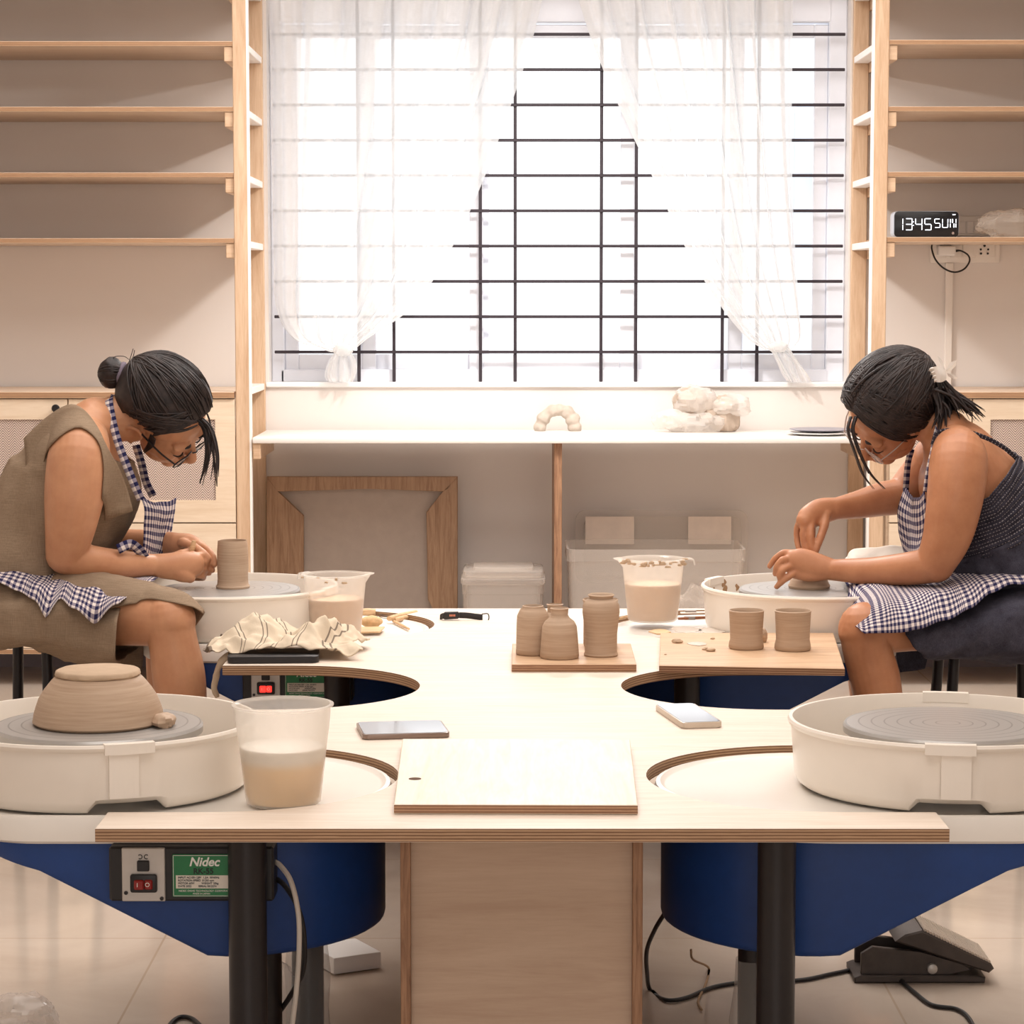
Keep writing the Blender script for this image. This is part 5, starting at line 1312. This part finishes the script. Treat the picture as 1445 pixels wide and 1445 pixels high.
tube(bm, [c+.021*(math.cos(t)*o1+math.sin(t)*o2) for t in np.linspace(0, 2*PI, 25)], [.0060+.0012*math.sin(7*t) for t in range(25)], n=10, k=2, cap=False); obj('scrunchie', bm, SCRUN, pa)['label'] = 'grey scrunchie'
bm = NB()
for i in range(16):
    x0 = 290+random.uniform(-6, 8); e = random.choice(((304, 688), (300, 680), (306, 670), (292, 676), (284, 684)))
    d = random.uniform(-.05, .02)
    lock(bm, [(x0-12, 590, d), (x0+2, 606, d), ((x0+e[0])/2+6, 640, d-.01), (e[0]+random.uniform(-3, 3), e[1]+random.uniform(-8, 4), d-.02)], [.0028, .0026, .0022, .0006], n=6)
obj('fringe', bm, HAIR, pa, angle=None)
bm = NB()
for i in range(22):
    a = random.uniform(-.007, .007); e = random.uniform(.010, .034)
    tube(bm, [HA.p(.030+a, -.079, .020), HA.p(.034+a, -.0775, .002), HA.p(.036+a*.8, -.0755, -.014), HA.p(.034+a*.4, -.0735, -.020-e)], [.0016, .0022, .0018, .0003], n=6)
obj('sideburn', bm, HAIR, pa, angle=None)
# brown dress: bodice, skirt, flap
dr = None
bm = NB()
def wr(u, v, a, b, amp): return amp*noise.noise(Vector((u*a, v*b, 2.2)))
def f_bod(u, v):
    ph = -PI+2*PI*u
    s1 = .955-.10*max(0, math.cos(ph))**2 - .02*abs(math.sin(ph))
    return .06+(s1-.06)*v, ph, .011+wr(math.sin(ph), v, 5, 6, .010)+wr(ph, v, 9, 14, .004)
patch(bm, TA, (1, 0, 0), f_bod, 90, 46); solidify(bm, .002); merge_mesh(bm, .0008)
obj('bodice', bm, LINEN, pa, angle=None)
SKT = S3([(-8, 842, 0, 46, .235), (30, 848, 0, 50, .25), (75, 855, 0, 50, .26), (120, 862, 0, 50, .278), (165, 866, .0, 50, .296), (205, 868, .0, 48, .32), (240, 872, .0, 45, .33), (268, 878, .0, 36, .33)])
def xs(px): return (px+8)/276
bm = NB()
def f_sk(u, v):
    px = -8+(197+8)*v; ph = -PI+2*PI*u
    fold = .008*math.sin(ph*3+px*.045)+.006*noise.noise(Vector((px*.03+ph*1.5, ph*2, 1)))+.004*noise.noise(Vector((px*.09, ph*5, 7)))
    return .012+.988*xsec(px), ph, .004+fold
def xsec(px):
    ks = (-8, 30, 75, 120, 165, 205, 240, 268); i = 0
    for k in range(7):
        if px <= ks[k+1]: return (k+(px-ks[k])/(ks[k+1]-ks[k]))/7
    return 1
patch(bm, SKT, (0, 0, 1), f_sk, 96, 44, p=.55)
LAK = S3([(95, 858, -.148, 53), (190, 868, -.23, 45), (222, 872, -.255, 41), (244, 877, -.285, 38), (262, 884, -.285, 33), (271, 890, -.285, 26)])
def kx(px):
    ks = (95, 190, 222, 244, 262, 271)
    for k in range(5):
        if px <= ks[k+1]: return (k+(px-ks[k])/(ks[k+1]-ks[k]))/5
    return 1
def f_top(u, v):
    px = 96+(270.5-96)*v
    hi = math.radians(interp(px, (96, 158, 185, 205, 240, 262, 271), (100, 95, 74, 62, 44, 30, 16)))
    ph = -math.radians(125)+(hi+math.radians(125))*u
    return kx(px), ph, .0075+.004*noise.noise(Vector((px*.05, ph*2, 3)))+.006*max(0, -ph)
patch(bm, LAK, (0, 0, 1), f_top, 60, 40)
sheet(bm, [[q3((163, 866, -.07)), q3((158, 890, -.06)), q3((150, 925, -.05)), q3((146, 962, -.05))], [q3((185, 880, -.04)), q3((182, 900, -.03)), q3((176, 930, -.03)), q3((172, 966, -.03))], [q3((203, 890, .0)), q3((203, 905, .0)), q3((202, 935, 0)), q3((200, 962, 0))]], ku=6, kv=8, wr=.004, wf=18)
sheet(bm, [[q3((262, 846, .0)), q3((272, 858, .0)), q3((279, 880, .0)), q3((284, 897, 0))], [q3((264, 846, .12)), q3((274, 858, .12)), q3((280, 876, .12)), q3((283, 890, .12))]], ku=6, kv=6)
solidify(bm, .002); obj('skirt', bm, LINEN, pa, angle=None)
from mathutils.bvhtree import BVHTree
def drape_on(me, pts, off, miss=-.12):
    """points laid on the near side of a body"""
    bv = BVHTree.FromPolygons([v.co for v in me.vertices], [p.vertices for p in me.polygons]); out = []
    for p in pts:
        q = q3((p[0], p[1], p[2] if len(p) > 2 else miss)); h = bv.ray_cast(Vector((q.x, q.y-.6, q.z)), Vector((0, 1, 0)), .9)
        out.append(Vector((q.x, (h[0].y if h[0] else q.y)-off, q.z)))
    return out
WB = me.copy(); WB.transform(Matrix.Translation(pa.location))
IN = [(36, 618), (66, 590), (98, 571), (122, 576), (147, 600), (166, 640), (180, 682), (190, 720)]
OU = [(40, 700), (60, 668), (72, 634), (112, 602), (142, 618), (152, 650), (151, 690), (146, 735)]
IN = dense(IN, 4); OU = dense(OU, 4)
bm = NB(); rows = [drape_on(WB, [(a[0]+(b[0]-a[0])*t, a[1]+(b[1]-a[1])*t, -.09-.06*t) for t in np.linspace(0, 1, 9)], .010) for a, b in zip(IN, OU)]
hit = [[v.y for v in r] for r in rows]
for it in range(40):
    Y = [[v.y for v in r] for r in rows]
    for i in range(len(rows)):
        for j in range(9):
            nb_ = [Y[max(i-1, 0)][j], Y[min(i+1, len(rows)-1)][j], Y[i][max(j-1, 0)], Y[i][min(j+1, 8)]]
            rows[i][j].y = min(.4*Y[i][j]+.15*sum(nb_), hit[i][j]+.004)
sheet(bm, rows, smooth=False); solidify(bm, .002); obj('shoulder_strap', bm, LINEN, pa, angle=None)
# gingham apron: lap, bib, straps
ap = None
bm = NB()
def f_ap(u, v):
    px = -5+(222+5)*v
    hi = math.radians(interp(px, (-6, 36, 53, 77, 100, 113, 135, 168, 197, 222), (50, 58, 62, 72, 87, 62, 74, 86, 62, 8)))
    ph = -math.radians(70)+(hi+math.radians(70))*u
    return xsec(px), ph, .019+.007*noise.noise(Vector((px*.035, ph*2.5, 9)))*(.4+u)
patch(bm, SKT, (0, 0, 1), f_ap, 56, 60, p=.55); solidify(bm, .0016)
ap = obj('apron', bm, GING, pa, angle=None)
bm = NB()
sheet(bm, [[q3((197, 697, -.10)), q3((212, 708, -.05)), q3((230, 708, .04)), q3((248, 703, .11))],
           [q3((204, 718, -.10)), q3((216, 722, -.05)), q3((232, 724, .04)), q3((245, 724, .11))],
           [q3((204, 748, -.09)), q3((214, 750, -.04)), q3((228, 752, .04)), q3((240, 754, .10))],
           [q3((203, 772, -.08)), q3((212, 776, -.03)), q3((221, 780, .03)), q3((230, 782, .08))],
           [q3((197, 796, -.06)), q3((206, 806, -.02)), q3((214, 810, .03)), q3((220, 806, .07))]], ku=9, kv=9, thick=.0016, wr=.004, wf=16)
obj('apron_bib', bm, GING, ap, angle=None)
bm = NB(); ribbon(bm, [(158, 561, .02), (154, 566, -.035), (158, 590, -.062), (166, 622, -.082), (178, 655, -.10), (190, 685, -.108), (199, 705, -.105)], .0165); obj('apron_strap', bm, GING, ap, angle=None); bm = NB(); ribbon(bm, [(192, 628, .045), (200, 655, .07), (206, 680, .09), (216, 700, .10)], .0165); obj('apron_strap', bm, GING, ap, angle=None)
bm = NB(); ribbon(bm, [(166, 775, -.15), (184, 768, -.13), (196, 776, -.11), (204, 786, -.09)], .020); obj('apron_tie', bm, GING, ap, angle=None)
tl = tool('wooden trimming tool held upright in the hand of the woman in brown', [q3((274, 763, -.006)), q3((271, 775, -.006)), q3((262, 797, .0)), q3((256, 808, .004))], [.0045, .0062, .0055, .003])
# ------------------------------------------------------------------ the woman in the denim dress
pb = thing('person', 'woman in a dark denim strap dress, hair in a clip, shaping a clay pot', 'person', (Q(1400, 900, D0).x, D0, 0))
bm = NB()
TB = S3([(1452, 878, 0, 52, .14), (1442, 845, 0, 78, .18), (1418, 785, 0, 80, .16), (1390, 725, 0, 76, .145), (1364, 675, 0, 70, .148), (1350, 638, 0, 52, .145), (1334, 612, 0, 36, .085)])
TB.solid(bm, 36)
S3([(1336, 614, 0, 32, .07), (1318, 600, 0, 30, .052), (1298, 590, .01, 31, .052), (1278, 580, .02, 34, .054)]).solid(bm, 24)
S3([(1350, 632, -.09, 33), (1353, 650, -.155, 41), (1348, 700, -.18, 40), (1337, 755, -.18, 35), (1320, 795, -.17, 28)]).solid(bm, 28)
S3([(1322, 796, -.17, 26), (1285, 802, -.15, 24, .033), (1230, 806, -.10, 20, .028), (1172, 804, -.05, 15, .020)]).solid(bm, 24)
S3([(1332, 640, .10, 33), (1322, 650, .15, 36), (1298, 675, .16, 32), (1274, 700, .15, 27)]).solid(bm, 24)
S3([(1276, 700, .15, 26), (1246, 704, .13, 24.5), (1212, 712, .095, 20), (1178, 718, .06, 15.5, .02)]).solid(bm, 24)
LB = S3([(1440, 866, -.10, 52), (1350, 874, -.16, 43), (1275, 882, -.225, 38), (1219, 889, -.285, 37)]); LB.solid(bm, 28)
S3([(1220, 886, -.285, 37), (1224, 918, -.285, 35), (1236, 965, -.285, 36), (1246, 1040, -.285, 31), (1254, 1130, -.285, 21), (1256, 1160, -.285, 19)]).solid(bm, 24)
S3([(1440, 866, .10, 52), (1350, 876, .17, 46), (1275, 882, .24, 42), (1224, 888, .28, 37)]).solid(bm, 24)
S3([(1224, 886, .28, 36), (1226, 918, .28, 34), (1232, 965, .28, 35), (1236, 1040, .28, 29), (1238, 1120, .28, 19)]).solid(bm, 24)
for px, D_ in ((1254, D0-.285), (1238, D0+.28)):
    c = Q(px, 1000, D_); ellipsoid(bm, (c.x-.02, c.y, .045), (.05, .04, .045)); ellipsoid(bm, (c.x-.10, c.y, .025), (.09, .04, .025))
    tube(bm, [Vector((c.x, c.y, .16)), Vector((c.x, c.y, .05))], [.030, .034], n=16, smooth=False)
S3([(1176, 804, -.052, 15, .020), (1152, 799, -.046, 19, .020), (1130, 793, -.042, 20, .019), (1118, 791, -.040, 16, .017)]).solid(bm, 22)
S3([(1166, 809, -.05, 10, .015), (1142, 812, -.046, 9, .014), (1122, 808, -.042, 9, .013)]).solid(bm, 18)
for pts in ([(1120, 781, -.036), (1106, 780, -.034), (1094, 788, -.034), (1086, 799, -.030)], [(1117, 789, -.044), (1104, 790, -.052), (1096, 800, -.052), (1094, 810, -.046)],
            [(1117, 799, -.048), (1106, 803, -.060), (1100, 812, -.060), (1102, 820, -.052)], [(1122, 808, -.048), (1111, 815, -.058), (1102, 822, -.058), (1096, 828, -.052)]): finger(bm, pts, .0079, .0060)
finger(bm, [(1146, 788, -.022), (1134, 788, .0), (1126, 793, .018), (1122, 799, .028)], .0100, .0075)
S3([(1182, 717, .064, 15.5, .020), (1158, 722, .05, 19, .020), (1142, 730, .036, 17, .020), (1136, 736, .028, 14, .018)]).solid(bm, 22)
for pts in ([(1131, 730, .040), (1125, 746, .040), (1125, 763, .034), (1129, 782, .020)], [(1136, 735, .022), (1133, 754, .016), (1135, 770, .012), (1138, 786, .008)], [(1145, 737, .022), (1144, 756, .006), (1145, 772, .002), (1146, 786, .002)], [(1146, 735, .044), (1146, 756, .046), (1144, 770, .036), (1143, 784, .020)]): finger(bm, pts, .0080, .0062)
finger(bm, [(1166, 726, .040), (1163, 742, .024), (1158, 758, .010), (1152, 774, .002), (1150, 782, .0)], .0105, .0070)
HB = Head(q3((1259, 576, .015)), (-.68, -.08, -.73), (-.50, .72, .47)); HB.build(bm)
me = remeshed('body', bm, .0026, 4, .5)
link_mesh('body', me, SKB, pb, True, None)
HB.face_parts(pb); HB.glasses(pb, GLASSM, .0011, .026, .021)
bm = NB(); HB.hair_cap(bm, .016, 5)
clip_d = Vector((-.90, -.10, .40))
for i in range(330):
    f = random.uniform(-.55, .72); part = Vector((f, random.choice((-1, 1))*random.uniform(.02, .08), math.sqrt(max(0, 1-f*f))))
    sd = -1 if part.y < 0 else 1
    low = Vector((random.uniform(-.5, .3), sd*.95, random.uniform(-.55, .35))).normalized()
    c = (part+low*random.uniform(.0, 1.6)).normalized()
    if HB.hair_r(c) < .8: continue
    HB.strand(bm, c, clip_d+Vector((0, random.uniform(-.2, .2), random.uniform(-.35, .25))), .0175, random.uniform(.0012, .0028), random.uniform(0, .02), 5)
    if i % 2 == 0: HB.strand(bm, part, (part*.35+low).normalized(), .0178, random.uniform(.0012, .0024), .0, 5)
for i in range(46):
    d0 = Vector((random.uniform(.2, .75), random.uniform(-.1, .0), random.uniform(.6, .9))); d1 = Vector((random.uniform(-.2, .5), -.95, random.uniform(-.42, -.05)))
    HB.strand(bm, d0, d1, .0178, random.uniform(.0014, .0026), .004, 5)
obj('hair', bm, HAIR, pb, angle=None)
bm = NB()
for i in range(110):
    x, y = random.uniform(1308, 1330), random.uniform(530, 556); d = random.uniform(-.06, .03)
    if i < 66: e = (random.uniform(1312, 1345), random.uniform(592, 615)); m = ((x+e[0])/2+random.uniform(2, 12), 575)
    else: e = (random.uniform(1350, 1392), random.uniform(578, 596)); m = ((x+e[0])/2+4, random.uniform(555, 570))
    lock(bm, [(x, y, d), (m[0], m[1], d-.015), (e[0], e[1], d-.03)], [.0034, .0030, .0004], n=6, k=7)
obj('ponytail', bm, HAIR, pb, angle=None)
bm = NB()
for i in range(9):
    o = random.uniform(-4, 5); d = -.05+random.uniform(-.02, .02)
    lock(bm, [(1204+o, 588, d), (1200+o, 608, d-.01), (1210+o, 640, d-.01), (1222+o*1.5, 668, d), (1240+o*2, 690, d+.01)][:(5 if i < 5 else 4)], [.0026, .0024, .0020, .0014, .0004][:(5 if i < 5 else 4)], n=6)
obj('fringe', bm, HAIR, pb, angle=None)
CLIPM = clear('clip_acrylic', srgb(244, 236, 228), .86, .15)
cl_ = NB(); c = None
sheet(cl_, [[q3((1312, 520, -.078)), q3((1322, 517, -.094)), q3((1332, 522, -.09))], [q3((1318, 530, -.080)), q3((1326, 528, -.097)), q3((1334, 530, -.09))], [q3((1320, 538, -.080)), q3((1327, 539, -.094)), q3((1334, 536, -.09))]], ku=5, kv=5, thick=.003)
for k in range(4): tube(cl_, [q3((1320+1.5*k, 520+5*k, -.091)), q3((1314+2*k, 520+5.5*k, -.088)), q3((1311+2.5*k, 523+5.5*k, -.076))], [.0022, .002, .0012], n=8, k=4)
hc = obj('hair_clip', cl_, CLIPM, pb)
bm = NB()
for P in ([(1332, 522), (1325, 510), (1323, 502), (1329, 508), (1334, 522)], [(1334, 524), (1340, 512), (1350, 508), (1349, 516), (1341, 524)], [(1336, 526), (1344, 527), (1352, 533), (1348, 536), (1338, 531)]):
    a = [q3((x, y, -.085+.004*i)) for i, (x, y) in enumerate(P)]; c = sum(a, Vector())/len(a)+Vector((0, -.004, 0))
    vs = [bm.verts.new(p) for p in a]; vc = bm.verts.new(c)
    for i in range(len(vs)): bm.faces.new((vs[i], vs[(i+1) % len(vs)], vc))
bmesh.ops.solidify(bm, geom=list(bm.faces), thickness=.0018); obj('clip_petal', bm, CLIPM, hc)['label'] = 'pale petals of the clip'
# denim dress
bm = NB()
def f_bod2(u, v):
    ph = -PI+2*PI*u; bk = max(0, -math.cos(ph))
    s1 = .60+.10*bk+.05*max(0, math.cos(ph))
    return .40+(s1-.40)*v, ph, .012+.002*math.sin(v*60)+wr(math.sin(ph), v, 5, 5, .006)
patch(bm, TB, (-1, 0, 0), f_bod2, 90, 40); solidify(bm, .002); obj('smocked_bodice', bm, SMOCK, pb, angle=None)
bm = NB()
def f_w2(u, v):
    ph = -PI+2*PI*u
    return .03+(.42-.03)*v, ph, .014+wr(math.sin(ph)*1.5, v, 6, 4, .010)+.006*noise.noise(Vector((ph*4, v*3, 4)))
patch(bm, TB, (-1, 0, 0), f_w2, 90, 34)
SK2 = S3([(1540, 850, 0, 30, .15), (1510, 856, 0, 66, .225), (1470, 862, 0, 72, .245), (1430, 866, 0, 60, .255), (1380, 870, 0, 50, .262), (1330, 873, .0, 39, .275), (1290, 876, .0, 37, .295), (1220, 878, .0, 35, .315)])
def xk(px):
    ks = (1540, 1510, 1470, 1430, 1380, 1330, 1290, 1220)
    for k in range(7):
        if px >= ks[k+1]: return (k+(ks[k]-px)/(ks[k]-ks[k+1]))/7
    return 1
def f_s2(u, v):
    ph = -PI+2*PI*u; a = abs(math.degrees(ph)) if ph > 0 else 80*min(1, abs(ph)/1.6)+max(0, abs(math.degrees(ph))-100)
    e = interp(a, (0, 50, 80, 110, 140, 180), (1226, 1231, 1244, 1266, 1290, 1308))
    px = 1540+(e-1540)*v
    return xk(px), ph, .006+.007*noise.noise(Vector((px*.03+ph, ph*2.5, 5)))+.004*noise.noise(Vector((px*.1, ph*6, 8)))
patch(bm, SK2, (0, 0, 1), f_s2, 100, 50, p=.66)
sheet(bm, [[q3((1262, 905, .05)), q3((1264, 925, .05)), q3((1270, 950, .05))], [q3((1290, 912, .06)), q3((1290, 925, .06)), q3((1290, 946, .06))], [q3((1312, 915, .07)), q3((1310, 925, .07)), q3((1305, 943, .07))]], ku=5, kv=6, wr=.003, wf=20)
solidify(bm, .002); merge_mesh(bm, .0006); obj('denim_skirt', bm, DENIM, pb, angle=None)
bm = NB(); ribbon(bm, [(1316, 628, -.10), (1322, 612, -.105), (1340, 607, -.12), (1365, 609, -.13), (1396, 620, -.11), (1420, 634, -.09), (1434, 646, -.07)], .009); obj('dress_strap', bm, SMOCK, pb, angle=None)
# gingham apron
LAP = S3([(1480, 872, 0, 80, .26), (1430, 874, 0, 78, .27), (1380, 878, 0, 78, .275), (1340, 880, 0, 72, .29), (1300, 882, .0, 66, .312), (1245, 884, .0, 64, .338), (1206, 884, .0, 64, .35), (1186, 884, .0, 52, .348), (1174, 884, .0, 36, .34)])
def xl(px):
    ks = (1480, 1430, 1380, 1340, 1300, 1245, 1206, 1186, 1174)
    for k in range(8):
        if px >= ks[k+1]: return (k+(ks[k]-px)/(ks[k]-ks[k+1]))/8
    return 1
bm = NB()
def f_a2(u, v):
    px = 1470+(1174.5-1470)*v
    hi = math.radians(interp(-px, (-1470, -1410, -1370, -1335, -1298, -1260, -1236, -1206, -1186, -1174), (30, 42, 52, 66, 74, 80, 82, 82, 80, 60)))
    lo = math.radians(interp(-px, (-1470, -1300, -1245, -1206, -1174), (-72, -70, -42, -8, 15))); ph = lo+(hi-lo)*u
    return xl(px), ph, .009+.007*noise.noise(Vector((px*.03, ph*2.2, 3)))*(.35+u)
patch(bm, LAP, (0, 0, 1), f_a2, 56, 76, p=.55); solidify(bm, .0016)
ap2 = obj('apron', bm, GING, pb, angle=None)
bm = NB()
sheet(bm, [[q3((1306, 692, -.11)), q3((1297, 702, -.06)), q3((1286, 700, .03)), q3((1277, 688, .10))], [q3((1308, 722, -.11)), q3((1296, 728, -.06)), q3((1282, 726, .03)), q3((1269, 718, .10))],
           [q3((1306, 752, -.10)), q3((1296, 756, -.05)), q3((1283, 756, .03)), q3((1270, 744, .10))], [q3((1300, 776, -.09)), q3((1292, 780, -.05)), q3((1284, 780, .02)), q3((1275, 768, .08))], [q3((1294, 794, -.07)), q3((1288, 798, -.04)), q3((1284, 798, 0)), q3((1281, 788, .06))]], ku=8, kv=8, thick=.0016, wr=.005, wf=16)
obj('apron_bib', bm, GING, ap2, angle=None)
bm = NB(); ribbon(bm, [(1325, 596, -.05), (1321, 612, -.075), (1316, 638, -.105), (1310, 665, -.115), (1306, 694, -.112)], .011); obj('apron_strap', bm, GING, ap2, angle=None); bm = NB(); ribbon(bm, [(1286, 634, .05), (1281, 655, .08), (1278, 692, .10)], .013); obj('apron_strap', bm, GING, ap2, angle=None)
# ================================================================== light
w = bpy.data.worlds.new('sky'); sc.world = w; w.use_nodes = True
b = w.node_tree.nodes['Background']; b.inputs[0].default_value = (.975, .985, 1.0, 1); b.inputs[1].default_value = 1.6
def area(name, loc, size, energy, color, rot=(0, 0, 0), portal=False, spread=180, shape='RECTANGLE'):
    l = bpy.data.lights.new(name, 'AREA'); l.shape = shape; l.size = size[0]
    if shape in ('RECTANGLE', 'ELLIPSE'): l.size_y = size[1]
    l.energy = energy; l.color = color; l.spread = math.radians(spread)
    if portal: l.cycles.is_portal = True
    o = bpy.data.objects.new(name, l); C.objects.link(o); o.location = loc; o.rotation_euler = rot
    return o
area('window_portal', ((wl+wr_)/2, DW+.16, (wb+wt)/2), (wr_-wl, wt-wb), 0, (1, 1, 1), (-PI/2, 0, 0), True)
WARM = (1.0, .962, .925)
# studio lamp by the window; the two ceiling areas are added soft fill
area('lamp_window', (.10, 6.35, 1.93), (.18, .18), 19, WARM, (0, 0, 0))
area('ceiling_fill', (.1, 5.3, 2.70), (3.2, 2.8), 84, WARM, (0, 0, 0))
area('ceiling_fill_front', (.1, 2.2, 2.70), (2.0, 1.6), 26, WARM, (0, 0, 0))
area('window_behind', (.0, -1.5, 1.5), (3.0, 1.6), 32, (1, .97, .94), (PI/2, 0, 0))
sc.view_settings.exposure = 0.22
